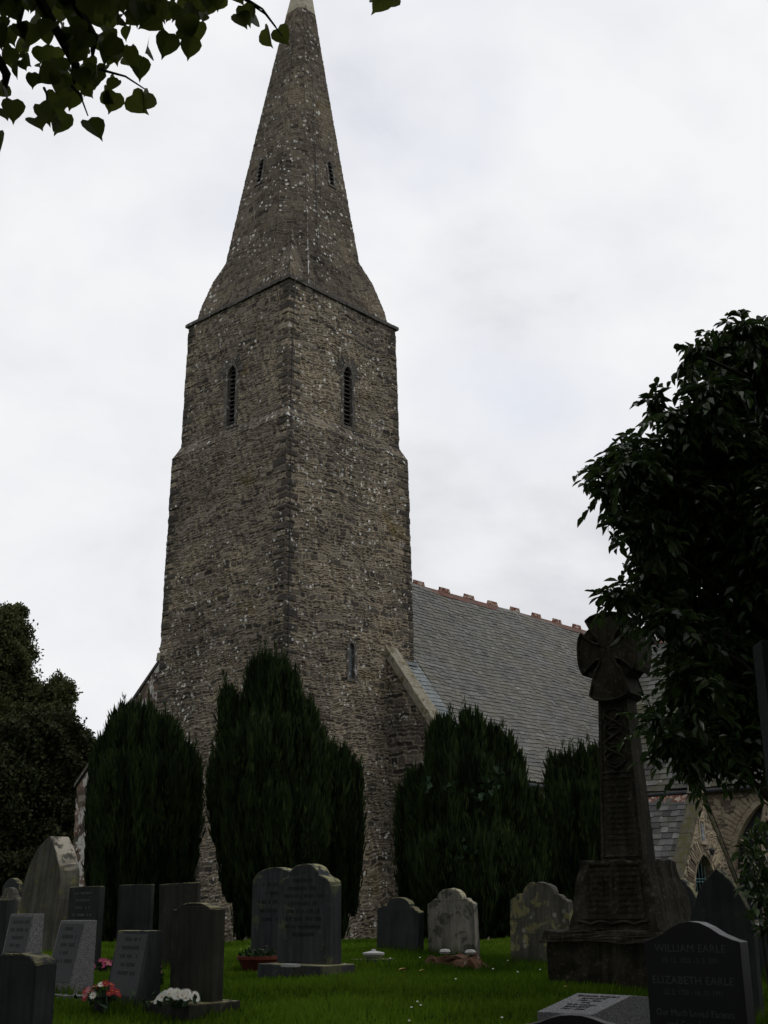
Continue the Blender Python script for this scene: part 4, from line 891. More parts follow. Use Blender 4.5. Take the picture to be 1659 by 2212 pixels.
# ivy on the third yew
iv = tag(empty('ivy', on_ground(1010, 22)), 'pale ivy leaves climbing through the yew right of the tower foot', 'ivy'); base = np.array(iv.location); Cs = []
for (u, v, r, n) in [(1060, 1690, 26, 26), (1012, 1830, 30, 24), (925, 1690, 16, 9), (975, 1690, 16, 7), (1075, 1660, 10, 7), (1035, 1720, 16, 8)]:
    for q in range(n):
        Cs.append(at(u+RG.normal(0, r*.5), v+RG.normal(0, r*.45), 21.75+RG.uniform(-.1, .2)))
Cs = np.array(Cs); IVY = [(0, 0), (-.1, .35), (.25, .5), (.45, .25), (.7, .3), (1, 0), (.7, -.3), (.45, -.25), (.25, -.5), (-.1, -.35)]
leaf_cloud('ivy_leaves', M_IVY, iv, Cs-base, unit(len(Cs))*.5+np.array([0, 0, -.6]), unit(len(Cs))*.4-FW, RG.uniform(.06, .11, len(Cs)), IVY, fold=.2)

# ------------------------------------------------------------------ gravestones
G_SL = stone_mat('dark_slate_grave', (.014, .016, .017), (.024, .026, .026), 3, lich=(7, (.05, .05, .04), .66), bs=.3, moss=(.15, .14, .07), streak=.75)
G_GREY = stone_mat('grey_grave_stone', (.030, .033, .036), (.042, .045, .046), 2.5, lich=(3, (.09, .095, .05), .58), bs=.35, moss=(.26, .25, .13), streak=.75)
G_STELE = stone_mat('mossy_stele_stone', (.05, .048, .038), (.085, .082, .066), 3, lich=(5, (.10, .097, .035), .58), bs=.7, moss=(.34, .31, .25), streak=.75)
G_GRAN = stone_mat('speckled_granite', (.05, .05, .052), (.075, .075, .077), 3, grain=(120, (.26, .26, .26)), bs=.3, bsc=90)
G_GRAND = stone_mat('polished_grey_face', (.014, .017, .019), (.02, .024, .026), 3, grain=(160, (.07, .07, .07)), bs=.05, rough=.55)
G_BRN = stone_mat('brown_grey_grave', (.017, .0165, .013), (.028, .027, .02), 3, lich=(6, (.06, .058, .04), .64), bs=.4, moss=(.24, .22, .12), streak=.75)
G_PALE = stone_mat('pale_weathered_grave', (.13, .125, .10), (.20, .19, .16), 3, lich=(4.5, (.045, .045, .036), .54), bs=.7, moss=(.36, .34, .22), streak=.75)
G_LICH = stone_mat('lichened_grave', (.05, .048, .038), (.085, .08, .065), 4, lich=(5, (.20, .19, .08), .54), bs=.7, spot=(9, .34, .3, (.22, .22, .18)), streak=.75)
G_BLK = stone_mat('polished_black_granite', (.004, .004, .0045), (.006, .006, .0065), 3, rough=.35, bs=.02, spec=.18)
M_INK = plain('dark_lettering', (.015, .015, .014)); M_SILV = plain('silver_lettering', (.05, .056, .058), .5)
M_PALEINK = plain('pale_lettering', (.11, .11, .105))
def text_mesh(name, lines, mat, parent, x, y, z, tilt=0.0, sheet=.0015, wid=None):
    """lines = [(string, size, z offset, width)] merged into one inscription on the stone's front"""
    Vs, Fs = [], []; n = 0
    for s_, size, dz, wd in lines:
        cu = bpy.data.curves.new('t', 'FONT'); cu.body = s_; cu.size = size; cu.align_x = 'CENTER'; cu.extrude = sheet; cu.resolution_u = 2; cu.space_character = 1.05
        ob = bpy.data.objects.new('t', cu); scene.collection.objects.link(ob); dg = bpy.context.evaluated_depsgraph_get(); me = bpy.data.meshes.new_from_object(ob.evaluated_get(dg))
        xs = [v.co.x for v in me.vertices]; k = wd/(max(xs)-min(xs)) if wd else 1
        for v in me.vertices:
            a, b_, c_ = v.co.x*k, v.co.y*1.0+dz, v.co.z
            Vs.append((x+a, y+b_*math.sin(tilt)-c_*math.cos(tilt), z+b_*math.cos(tilt)+c_*math.sin(tilt)))
        Fs += [tuple(n+i for i in p.vertices) for p in me.polygons]; n = len(Vs)
        bpy.data.objects.remove(ob); bpy.data.curves.remove(cu); bpy.data.meshes.remove(me)
    m_ = bpy.data.meshes.new(name); m_.from_pydata(Vs, [], Fs); return link(name, m_, mat, parent)
def worn_lines(parent, mat, w_, z_top, n, gap, ch, y, seed, tilt=0.0, widths=None):
    """lettering worn past reading: rows of short cut strokes"""
    rg = random.Random(seed); mb = MB()
    for i in range(n):
        zz = z_top-i*gap; hw = w_*(widths[i % len(widths)] if widths else rg.uniform(.6, 1))/2; x = -hw
        while x < hw-ch*.4:
            if rg.random() < .16: x += ch*.7; continue
            for q in range(2):
                xx = x+q*ch*.38+rg.uniform(-.003, .003); hgt = ch*rg.uniform(.75, 1)
                yy = y+(zz)*math.sin(tilt); mb.box(xx, xx+ch*.17, yy-.002, yy+.004, zz, zz+hgt)
            if rg.random() < .6: mb.box(x, x+ch*.5, y+zz*math.sin(tilt)-.002, y+zz*math.sin(tilt)+.004, zz+ch*rg.choice((0, .42, .8)), zz+ch*rg.choice((.14,))+ch*.0+ch*.42*0+ch*.0+.0+ch*.9*0+ch*.0+ .0+ch*.0 if False else zz+ch*.9)
            x += ch*.85
    return mb.build('inscription', mat, parent)

def top_shape(kind, w_, h_):
    a = w_/2; P_ = []
    def arcp(cx, cz, r, a0, a1, n=9, rz=None):
        rz = rz or r; return [(cx+r*math.cos(t), cz+rz*math.sin(t)) for t in np.linspace(a0, a1, n)]
    if kind == 'flat': R_ = [(a, h_)]
    elif kind == 'round_sh':      # round head on square shoulders
        R_ = [(a, h_*.93), (a*.80, h_*.93)]+[(x, z) for x, z in arcp(0, h_*.93-.0, a*.80, 0, math.pi/2, 9, h_*.07)]
    elif kind == 'segment': R_ = [(a, h_*.90)]+[(a*math.cos(t)*1.0, h_*.90+h_*.10*math.sin(t)) for t in np.linspace(.25, math.pi/2, 9)]
    elif kind == 'ogee':          # soft shoulders rising to a round head
        R_ = [(a, h_*.77), (a*.97, h_*.815), (a*.88, h_*.845), (a*.74, h_*.862), (a*.60, h_*.885), (a*.52, h_*.925), (a*.42, h_*.963), (a*.26, h_*.99), (0, h_)]
    elif kind == 'camel':         # Baroque: round head, hollow shoulders with ears
        R_ = [(a, h_*.78), (a*.93, h_*.805), (a*.82, h_*.815), (a*.74, h_*.85), (a*.63, h_*.865), (a*.55, h_*.85), (a*.52, h_*.90), (a*.44, h_*.95), (a*.28, h_*.985), (0, h_)]
    elif kind == 'gothic':
        L = lancet(w_, h_, 10, 1.25); return [(x, z) for x, z in L[::-1]]
    elif kind == 'lancet_tall':
        L = lancet(w_, h_, 10, 1.0); return [(x, z) for x, z in L[::-1]]
    elif kind == 'wave':
        R_ = [(a, h_*.905), (a*.85, h_*.915), (a*.6, h_*.94), (a*.4, h_*.972), (a*.2, h_*.994), (0, h_)]
    elif kind == 'oval': R_ = [(a*math.cos(t), h_*.84+h_*.16*math.sin(t)) for t in np.linspace(.1, math.pi/2, 10)]
    elif kind == 'roundtop': R_ = [(a*math.cos(t), h_-a+a*math.sin(t)) for t in np.linspace(0, math.pi/2, 9)]
    if abs(R_[-1][0]) > 1e-6: R_ = R_
    full = [(a, 0)]+R_+[(-x, z) for x, z in R_[::-1] if x > 1e-6]+[(-a, 0)]
    return full
GRAVES = [(1325, 12.3, 1.3), (1275, 8.6, .6), (296, 11.2, .5), (160, 11.9, .5), (52, 12.9, .5)]
def stone(name, label, u, D, w_, h_, th, kind, mat, rz=0.0, lean=(0, 0), vtop=None, bevel=.01, sink=.06, cat='gravestone', rough=.003, sub=2, base_=None):
    GRAVES.append((u, D, w_))
    g = on_ground(u, D)
    if vtop: h_ = at(u, vtop, D)[2]-g[2]
    if base_: pass
    o_ = tag(empty(name, g, rad(-90)+rz, lean[0], lean[1]), label, cat)
    z0 = base_[2] if base_ else -sink
    poly = top_shape(kind, w_, h_-z0); mb = MB(); mb.xz([(x, z+z0) for x, z in poly], -th/2, th/2)
    mb.build('headstone', mat, o_, bevel=bevel, sub=sub, rough=rough)
    if base_:
        bw, bd, bh = base_; MB().box(-bw/2, bw/2, -bd/2-.08, bd/2, -.1, bh, tx=.01, ty=.01).build('plinth', mat, o_, bevel=.012)
    return o_, h_

def wedge(name, label, u, D, w_, vtop, t_top, t_bot, mat, facem, rz=0, frontstep=True):
    g = on_ground(u, D); h_ = at(u, vtop, D)[2]-g[2]; o_ = tag(empty(name, g, rad(-90)+rz), label, 'gravestone')
    b2 = t_bot/2; mb = MB(); mb.prism([(-b2, -.05), (b2, -.05), (b2, h_), (b2-t_top, h_), (-b2, .08)], None, (0, 0, 0), (0, 1, 0), (0, 0, 1), (1, 0, 0), -w_/2, w_/2)
    mb.build('headstone', mat, o_, bevel=.006)
    tilt = math.atan2((b2-t_top)-(-b2), h_-.08); n_ = np.array([0, -math.cos(tilt), math.sin(tilt)]); up_ = np.array([0, math.sin(tilt), math.cos(tilt)]); L = (h_-.08)/math.cos(tilt)
    mb = MB(); Oo = np.array([0, -b2, .08]); mb.prism([(-w_*.44, L*.04), (w_*.44, L*.04), (w_*.44, L*.95), (-w_*.44, L*.95)], None, Oo, (1, 0, 0), up_, n_, -.002, .003); pn = mb.build('polished_panel', facem, o_)
    rg = random.Random(int(u)); mb = MB(); ch = L*.06
    for i in range(5):
        s0 = L*(.84-i*.125); hw = w_*rg.uniform(.2, .36); x = -hw
        while x < hw:
            if rg.random() > .15: mb.prism([(x, s0), (x+ch*.55, s0), (x+ch*.55, s0+ch*rg.uniform(.7, 1)), (x, s0+ch)], None, Oo, (1, 0, 0), up_, n_, .002, .0045)
            x += ch*.75
    mb.build('inscription', M_INK, o_)
    return o_
stone('headstone', 'dark shouldered headstone with lichened top nearest the bottom left corner', 62, 9.0, .56, .8, .17, 'segment', G_SL, vtop=2058, rough=.004, sub=2)
wedge('headstone', 'speckled granite wedge headstone below the tall leaning pointed stone', 52, 13.0, .44, 1974, .12, .22, G_GRAN, G_GRAND)
wedge('headstone', 'pale sided granite wedge headstone with dark polished face', 160, 12.0, .42, 1988, .12, .25, G_GRAN, G_GRAND)
wedge('headstone', 'granite wedge headstone with lettered panel behind the red bouquet', 296, 11.3, .48, 2010, .13, .23, G_GREY, G_GRAND)
o_, h_ = stone('headstone', 'dark arched headstone on a low slab holding white daisies', 430, 11.0, .56, .9, .13, 'round_sh', G_BRN, vtop=1950, base_=(.62, .5, .1))
worn_lines(o_, M_INK, .36, h_*.84, 4, .075, .035, -.061, 4)
o_, h_ = stone('headstone', 'grey rounded headstone behind the taller shouldered stone', 600, 16.0, .80, 1.2, .17, 'oval', G_GREY, vtop=1874)
worn_lines(o_, M_INK, .56, h_*.80, 5, .105, .05, -.086, 5, widths=(.7, .5, 1, .9, .75))
o_, h_ = stone('headstone', 'tall grey shouldered headstone with mossy top on a wide plinth', 668, 13.6, .80, 1.2, .18, 'ogee', G_GREY, vtop=1866, base_=(1.0, .42, .13))
worn_lines(o_, M_INK, .64, h_*.90, 9, .078, .04, -.091, 6, widths=(.08, .5, .75, .98, .7, .75, .85, .95, .6))
stone('headstone', 'dark slate headstone with hollow shoulders leaning beside the tower foot', 862, 17.0, .83, .9, .10, 'camel', G_SL, vtop=1938, lean=(0, rad(3)), rz=rad(-6))
stone('headstone', 'pale weathered headstone with round head and eared shoulders', 978, 16.5, .74, .95, .11, 'camel', G_PALE, vtop=1919, lean=(0, rad(-1)), rz=rad(4), rough=.005, sub=2)
stone('headstone', 'lichen blotched headstone left of the stone cross', 1165, 15.2, .84, 1.0, .12, 'camel', G_LICH, vtop=1905, lean=(0, rad(2)), rough=.006, sub=2)
stone('headstone', 'tall pale mossy pointed stone leaning to the right at the left', 95, 17.8, .92, 1.7, .32, 'lancet_tall', G_STELE, vtop=1806, lean=(rad(-1), rad(8)), rough=.005, sub=1)
stone('headstone', 'small lichened round headstone at the far left edge', 22, 22.0, .62, .9, .12, 'camel', G_LICH, vtop=1917, rough=.005, sub=1)
stone('headstone', 'dark round topped headstone behind the small lichened one', 26, 24.0, .62, 1, .12, 'roundtop', G_SL, vtop=1897)
stone('headstone', 'dark slab cut by the left edge of the picture', -8, 13.6, .6, 1, .12, 'flat', G_SL, vtop=1944)
stone('headstone', 'tiny grey headstone between the pointed stone and the slate row', 140, 21.5, .34, .8, .1, 'segment', G_GREY, vtop=1943)
o_, h_ = stone('headstone', 'thin dark slate headstone with pale lettering, leftmost of the slate row', 186, 15.6, .62, 1.0, .10, 'flat', G_SL, vtop=1915)
worn_lines(o_, M_PALEINK, .46, h_*.90, 8, .085, .032, -.051, 9)
stone('headstone', 'plain dark slate headstone, middle of the slate row', 293, 15.6, .66, 1.0, .06, 'flat', G_SL, vtop=1911)
stone('headstone', 'wide dark slate headstone with slightly tilted top, rightmost of the slate row', 390, 15.0, .72, 1.0, .06, 'flat', G_BRN, vtop=1908, lean=(0, rad(-1.5)))
stone('headstone', 'dark gothic pointed headstone in front of the porch', 1553, 10.5, .56, 1.3, .09, 'gothic', G_SL, vtop=1876, rz=rad(3), lean=(0, rad(1)))
stone('headstone', 'grey pointed headstone peeping out between the cross base and the dark gothic stone', 1478, 13.5, .50, 1.2, .10, 'gothic', G_GREY, vtop=1896)
stone('headstone', 'low grey headstone in the shade at the right edge', 1650, 12.5, .6, .8, .10, 'segment', G_GREY, vtop=2012)
# black stone with readable inscription
o_, h_ = stone('headstone', 'polished black granite headstone inscribed William Earle and Elizabeth Earle', 1494, 7.0, .565, 1.1, .10, 'wave', G_BLK, vtop=1990, bevel=.004, rz=rad(2), sub=0, rough=0)
text_mesh('inscription', [('WILLIAM EARLE', .056, 0, .42), ('10. 12. 1923 - 5. 3. 2001', .038, -.056, .33), ('ELIZABETH EARLE', .056, -.163, .475), ('22. 2. 1928 - 16. 10. 1991', .038, -.218, .345), ('Our Much Loved Parents', .05, -.325, .455), ('and Grandparents', .05, -.383, .33)], M_SILV, o_, -.01, -.0505, h_-.158)
tag(MB().xz(top_shape('wave', .44, .5), -.05, .05).build('headstone', G_BLK, None, bevel=.004), 'black granite headstone of which only the curved top shows at the bottom edge', 'gravestone')
oo = bpy.context.scene.collection.objects[-1]; p = at(1236, 2190, 5.4); oo.location = (p[0], p[1], p[2]-.5); oo.rotation_euler = (0, 0, rad(-90+28))
# low granite desk tablet with readable lines
g = on_ground(1262, 8.45); zt = at(1290, 2146, 8.65)[2]
tb = tag(empty('memorial_tablet', g, rad(-90)), 'low sloping speckled granite tablet with black lettering in the grass', 'gravestone')
W2 = .42; hb_ = max(.2, zt-g[2])
mb = MB(); mb.prism([(-.30, -.06), (.38, -.06), (.38, hb_-.02), (.17, hb_), (-.30, hb_-.085)], None, (0, 0, 0), (0, 1, 0), (0, 0, 1), (1, 0, 0), -W2/2, W2/2); mb.build('tablet', G_GRAN, tb, bevel=.005)
tl_ = math.atan2(.47, .085)
text_mesh('inscription', [('EDWARD THOMAS', .042, 0, .31), ('BARNETT', .042, -.056, .18), ('1920 - 2004', .036, -.106, .17), ('AND', .034, -.152, .06), ('UNA LILIAN', .042, -.208, .21), ('BARNETT', .042, -.262, .18), ('1921 - 2004', .036, -.31, .17)], M_INK, tb, 0, .09, hb_-.0125, tilt=tl_, sheet=.002)

# ------------------------------------------------------------------ Celtic cross
g = at(1326, 1412, 12.5); g[2] = float(ground_z(g[0], g[1]))
cross = tag(empty('celtic_cross', g, rad(-90+8)), 'tall dark granite Celtic cross with carved shaft on a stepped rough base', 'memorial cross')
Zp = lambda v, u=1320: at(u, v, 12.5)[2]-g[2]
z_pl, z_die, z_hb, z_hc, z_top = Zp(2008), Zp(1862), Zp(1512), Zp(1412), Zp(1332)
mb = MB(); mb.box(-.63, .63, -.63, .63, -.15, z_pl-.10); mb.build('plinth', M_CROSS, cross, sub=5, rough=.012)
mb = MB(); mb.box(-.68, .68, -.68, .68, z_pl-.10, z_pl, tx=.03, ty=.03); mb.build('plinth_top', M_CROSS, cross, sub=7, rough=.013)
mb = MB(); mb.box(-.47, .47, -.47, .47, z_pl, z_die, tx=.12, ty=.12); die = mb.build('die', M_CROSS, cross, sub=7, rough=.016)
mb = MB(); mb.prism([(-.33, .1), (.33, .1), (.27, z_die-z_pl-.07), (-.27, z_die-z_pl-.07)], None, (0, -.478, z_pl), (1, 0, 0), (0, .185, 1), (0, -1, 0), 0, .012); mb.build('inscribed_panel', M_CROSS, die, bevel=.01)
mb = MB()
for i in range(9):
    zz = z_pl+.16+i*.055
    for sgn in (-1, 1): mb.box(sgn*.15-.11, sgn*.15+.11, -.497+(zz-z_pl)*.185, -.47+(zz-z_pl)*.185, zz, zz+.018)
for xx in (-.10, .0): mb.box(xx, xx+.006, -.44, -.40, z_pl+.15, z_die-.15)
mb.build('worn_lettering', M_PALEINK if False else M_CROSS, die)
mb = MB(); mb.tube([(x, -.475, z_pl+.05+.03*abs(math.sin(x*14))) for x in np.linspace(-.36, .36, 40)], .016, 5); mb.build('scalloped_moulding', M_CROSS, die)
mb = MB(); hw0, hd0, hw1, hd1 = .225, .165, .155, .13
mb.box(-hw0, hw0, -hd0, hd0, z_die, z_hb+.05, tx=hw0-hw1, ty=hd0-hd1); sh_ = mb.build('shaft', M_CROSS, cross, bevel=.012)
mb = MB(); Ls = z_hb-z_die
wf = lambda q: hw0+(hw1-hw0)*q; df = lambda q: -(hd0+(hd1-hd0)*q)
for (q0, q1) in ((.03, .50), (.535, .97)):     # two framed panels
    fr = [(-wf(q0)+.035, q0), (wf(q0)-.035, q0), (wf(q1)-.03, q1), (-wf(q1)+.03, q1), (-wf(q0)+.035, q0)]
    mb.tube([(x, df(q)-.004, z_die+Ls*q) for x, q in fr], .011, 6)
mb.build('panel_moulding', M_CROSS, sh_)
mb = MB()
for ph in (0, math.pi):                         # interlace of the upper panel
    mb.tube([((wf(q)-.075)*math.sin((q-.56)/.40*math.pi*4+ph), df(q)-.008-.006*math.cos((q-.56)/.40*math.pi*8+ph), z_die+Ls*q) for q in np.linspace(.56, .955, 60)], .015, 6)
for qc in (.64, .76, .88):
    mb.tube([((wf(qc)-.07)*math.cos(a), df(qc)-.006, z_die+Ls*qc+.085*math.sin(a)) for a in np.linspace(0, 2*math.pi, 21)], .012, 6)
mb.build('interlace_carving', M_CROSS, sh_)
mb = MB()
for i in range(12):
    q = .10+i*.032; mb.box(-wf(q)+.07, wf(q)-.07, df(q)-.007, df(q)+.01, z_die+Ls*q, z_die+Ls*q+.018)
mb.build('shaft_lettering', M_CROSS, sh_)
# head: four flared arms, ring between them
R_ = .325; RT_ = z_top-z_hc
def armpoly():
    P_ = []
    for k_ in range(4):
        a0 = k_*math.pi/2; Rr = RT_ if k_ == 1 else (z_hc-z_hb+.02 if k_ == 3 else R_)
        loc = [(.078, -.078), (.10, -.082), (.16, -.105), (.22, -.155), (Rr*.90, -.225), (Rr*.98, -.17), (Rr*1.03, -.09), (Rr*1.04, 0), (Rr*1.03, .09), (Rr*.98, .17), (Rr*.90, .225), (.22, .155), (.16, .105), (.10, .082)]
        P_ += [(x*math.cos(a0)-y*math.sin(a0), x*math.sin(a0)+y*math.cos(a0)) for x, y in loc]
    return P_
ap_ = armpoly()
mb = MB(); n_ = len(ap_); dh = .18
# triangulated fan from the centre keeps the concave outline right
c0 = [(0, -dh, z_hc), (0, dh, z_hc)]; vs_ = [(x, -dh, z_hc+z) for x, z in ap_]+[(x, dh, z_hc+z) for x, z in ap_]+c0
fs_ = [(i, (i+1) % n_, 2*n_) for i in range(n_)]+[(n_+(i+1) % n_, n_+i, 2*n_+1) for i in range(n_)]+[(i, n_+i, n_+(i+1) % n_, (i+1) % n_) for i in range(n_)]
mb.add(vs_, fs_); hd_ = mb.build('cross_head', M_CROSS, cross)
mb = MB(); mb.tube([(x*.955, -dh-.002, z_hc+z*.965) for x, z in ap_+ap_[:1]], .016, 6); mb.tube([(x*.955, dh+.002, z_hc+z*.965) for x, z in ap_+ap_[:1]], .016, 6); mb.build('head_moulding', M_CROSS, hd_)
for k_ in range(4):
    mb = MB(); a0 = math.pi/4+k_*math.pi/2
    qi_, qo_ = [], []
    for a in np.linspace(a0-.42, a0+.42, 9): qi_.append((.19*math.cos(a), .19*math.sin(a))); qo_.append((.328*math.cos(a), .328*math.sin(a)))
    for i in range(8): mb.xz([(qi_[i][0], z_hc+qi_[i][1]), (qi_[i+1][0], z_hc+qi_[i+1][1]), (qo_[i+1][0], z_hc+qo_[i+1][1]), (qo_[i][0], z_hc+qo_[i][1])], -.158, .158)
    mb.build('ring_segment', M_CROSS, hd_)

# ------------------------------------------------------------------ small things
pt = on_ground(1752, 5.2); top = at(1700, 1389, 5.2)[2]-pt[2]
po = tag(empty('timber_post', pt, YAW), 'tall dark square post standing at the right edge', 'post')
MB().box(-.07, .07, -.11, .11, -.2, top).build('post_shaft', stone_mat('dark_timber', (.008, .011, .012), (.014, .018, .018), 6, bs=.6), po, bevel=.008)

def flower(mb_p, mb_c, c_, r, n, up_, petals_w=.35, cup=.2):
    up_ = np.array(up_, float); up_ /= np.linalg.norm(up_); a = np.cross(up_, (.3, .5, .8)); a /= np.linalg.norm(a); b_ = np.cross(up_, a)
    for k_ in range(n):
        t0 = 2*math.pi*k_/n; d = a*math.cos(t0)+b_*math.sin(t0); s_ = np.cross(up_, d)
        mb_p.add([c_, c_+d*r*.55+s_*r*petals_w/2+up_*r*cup*.5, c_+d*r+up_*r*cup, c_+d*r*.55-s_*r*petals_w/2+up_*r*cup*.5], [(0, 1, 2, 3)])
    mb_c.lathe([(.26*r, -.02*r), (.24*r, .12*r), (.05*r, .2*r)], c_, 8)
M_WHITE = plain('white_petal', (.62, .62, .55)); M_YEL = plain('yellow_centre', (.45, .26, .03)); M_RED = plain('red_petal', (.30, .008, .016)); M_PINK = plain('pink_petal', (.50, .16, .20)); M_MAG = plain('magenta_petal', (.35, .03, .12)); M_ORG = plain('orange_petal', (.32, .035, .015)); M_STEM = plain('flower_stem', (.03, .06, .015)); M_POT = plain('dark_pot', (.015, .015, .015)); M_TERP = stone_mat('terracotta_bowl', (.10, .022, .012), (.16, .035, .02), 6); M_PALE = plain('white_marble', (.42, .42, .40))
def bouquet(label, loc, hgt, spread, items, pot=True, name='flower_bouquet', petals=11, base_z=0, pot_r=.07):
    """items: list of (material, count, radius)"""
    g = np.array(loc, float); o_ = tag(empty(name, g), label, 'flowers')
    if pot: MB().lathe([(pot_r*.75, 0), (pot_r, pot_r*2.0), (pot_r*1.05, pot_r*2.0), (pot_r*.9, pot_r*1.9)], (0, 0, 0), 12).build('vase', M_POT, o_)
    st = MB(); ctr = MB(); lv = []
    for mat, cnt, r in items:
        mb = MB()
        for i in range(cnt):
            a = random.uniform(0, 6.28); q = spread*math.sqrt(random.random()); z = hgt*(1-.35*(q/spread)**2)+random.uniform(-.15, .1)*hgt
            c_ = np.array([q*math.cos(a), q*math.sin(a), z]); up_ = np.array([math.cos(a)*q/spread*.8, math.sin(a)*q/spread*.8, .6])-HD*.55
            flower(mb, ctr, c_, r*random.uniform(.85, 1.15), petals, up_); st.tube([(0, 0, pot_r if pot else 0.01), c_*np.array([.4, .4, .6]), c_], .004, 4)
        mb.build('petals', mat, o_)
    ctr.build('flower_centres', M_YEL, o_); st.build('stems', M_STEM, o_)
    n = 40; C_ = np.c_[RG.normal(0, spread*.6, n), RG.normal(0, spread*.6, n), RG.uniform(.2, .8, n)*hgt]
    leaf_cloud('leaves', M_IVY, o_, C_, unit(n)+np.array([0, 0, .6]), unit(n), RG.uniform(.05, .1, n), ELLI)
    return o_
p = on_ground(232, 10.9); bouquet('red and cream flowers in a dark vase before the granite wedge headstone', p, .24, .15, [(M_RED, 14, .035), (M_ORG, 4, .03), (M_PINK, 3, .035), (M_WHITE, 2, .035)])
p = on_ground(392, 10.55); p[2] += .10; bouquet('bunch of white daisies lying on the slab of the arched headstone', p, .15, .17, [(M_WHITE, 46, .036)], pot=False, petals=14)
p = on_ground(232, 14.6); bouquet('magenta and pink flowers in the grass behind the wedge headstones', p, .16, .12, [(M_MAG, 7, .04), (M_PINK, 3, .04), (M_WHITE, 3, .015)])
p = on_ground(349, 12.3); bouquet('single pink flower standing in the grass', p, .2, .012, [(M_PINK, 2, .035)], pot=False)
p = on_ground(562, 14.9); o_ = tag(empty('planter', p), 'wide dark terracotta bowl of small plants at the foot of the grey headstones', 'planter')
MB().lathe([(.17, -.02), (.24, .13), (.26, .135), (.26, .17), (.235, .17), (.22, .13)], (0, 0, 0), 22).build('bowl', M_TERP, o_)
n = 120; C_ = np.c_[RG.uniform(-.18, .18, n), RG.uniform(-.18, .18, n), RG.uniform(.12, .2, n)]; leaf_cloud('plants', M_IVY, o_, C_, unit(n)*.6+np.array([0, 0, 1]), unit(n), RG.uniform(.04, .09, n), ELLI)
mp_, mc_ = MB(), MB()
for i in range(9): flower(mp_, mc_, np.array([random.uniform(-.2, .2), random.uniform(-.15, .15), random.uniform(.2, .28)]), .02, 8, (0, 0, 1))
b_o = mp_.build('blossoms', M_WHITE, o_); mc_.build('blossom_centres', M_YEL, b_o)
p = on_ground(806, 15.2); o_ = tag(empty('vase_block', p), 'small white round flower holder on a dark stone tile in the grass', 'grave vase')
MB().box(-.19, .19, -.19, .19, -.02, .05).build('tile', G_SL, o_, bevel=.005); MB().lathe([(.08, .05), (.13, .10), (.13, .12), (.03, .14), (.02, .16)], (0, 0, 0), 18).build('holder', M_PALE, o_)
p = on_ground(630, 13.25); p[2] += .135; o_ = tag(MB().box(-.09, .09, -.055, .055, 0, .025).box(-.085, .085, -.05, .05, .025, .03).build('book_plaque', M_PALE, None, bevel=.004), 'small white book shaped plaque lying on the plinth of the tall grey headstone', 'plaque'); o_.location = p; o_.rotation_euler = (0, 0, rad(-80))
p = on_ground(985, 14.9); o_ = tag(empty('grave_kerb', p, rad(-90)), 'low rusty brown rock kerb with two pale knobs before the pale headstone', 'grave kerb')
MB().box(-.42, .42, -.12, .14, -.08, .13, tx=.16, ty=.05).box(-.5, -.1, -.16, .1, -.08, .09, tx=.1, ty=.05).build('rocks', stone_mat('rusty_rock', (.06, .03, .018), (.12, .06, .03), 7, lich=(8, (.25, .24, .22), .62), bs=1), o_, sub=4, rough=.035)
for x in (-.16, .22): MB().lathe([(.05, 0), (.065, .025), (.05, .05), (.01, .055)], (x, -.03, .15), 12).build('knob', M_PALE, o_)
p = on_ground(187, 11.6); MBk = MB().box(-.28, .28, -.12, .1, -.03, .05); o_ = tag(MBk.build('kerb_stone', G_GRAN, None, sub=2, rough=.01), 'pale kerb stone in the grass before the pale sided wedge headstone', 'kerb stone'); o_.location = p; o_.rotation_euler = (0, 0, rad(-90))
p = on_ground(652, 12.8)
# lawn daisies and fallen leaves
mp_, mc_ = MB(), MB(); flower(mp_, mc_, np.array([0, 0, .075]), .012, 9, -HD*.5+np.array([0, 0, 1]), .5, .1)
d0 = mp_.build('petals', M_WHITE, None); d1 = mc_.build('centre', M_YEL, None)
DZ = [(236, 2180, 9.2), (228, 2192, 9.0), (262, 2178, 9.1), (276, 2196, 9.0), (246, 2205, 8.8), (215, 2200, 8.8), (1060, 2090, 14.0), (885, 2152, 10.5), (898, 2130, 10.8), (905, 2142, 10.6), (880, 2165, 10), (900, 2175, 9.8), (1075, 2152, 10), (1160, 2085, 13.5), (1112, 2098, 13), (1092, 2072, 15), (745, 2068, 14.5), (842, 2080, 15), (1072, 2168, 9.7), (905, 2068, 15.4), (980, 2120, 12)]
for i, (u, v, D) in enumerate(DZ):
    r_ = empty('lawn_daisy', on_ground(u, D)); tag(r_, 'tiny white daisy open in the churchyard grass', 'daisy', 'daisies in the grass')
    a = d0 if i == 0 else d0.copy(); b_ = d1 if i == 0 else d1.copy()
    for q in (a, b_):
        if i: scene.collection.objects.link(q)
        q.parent = r_
    s_ = MB()
    st_ = STM.copy() if i else None
    if i == 0:
        STM = MB().tube([(0, 0, 0), (.004, 0, .075)], .002, 4).build('stem', M_STEM, r_)
    else: scene.collection.objects.link(st_); st_.parent = r_
M_FALL = plain('fallen_leaf', (.30, .20, .05))
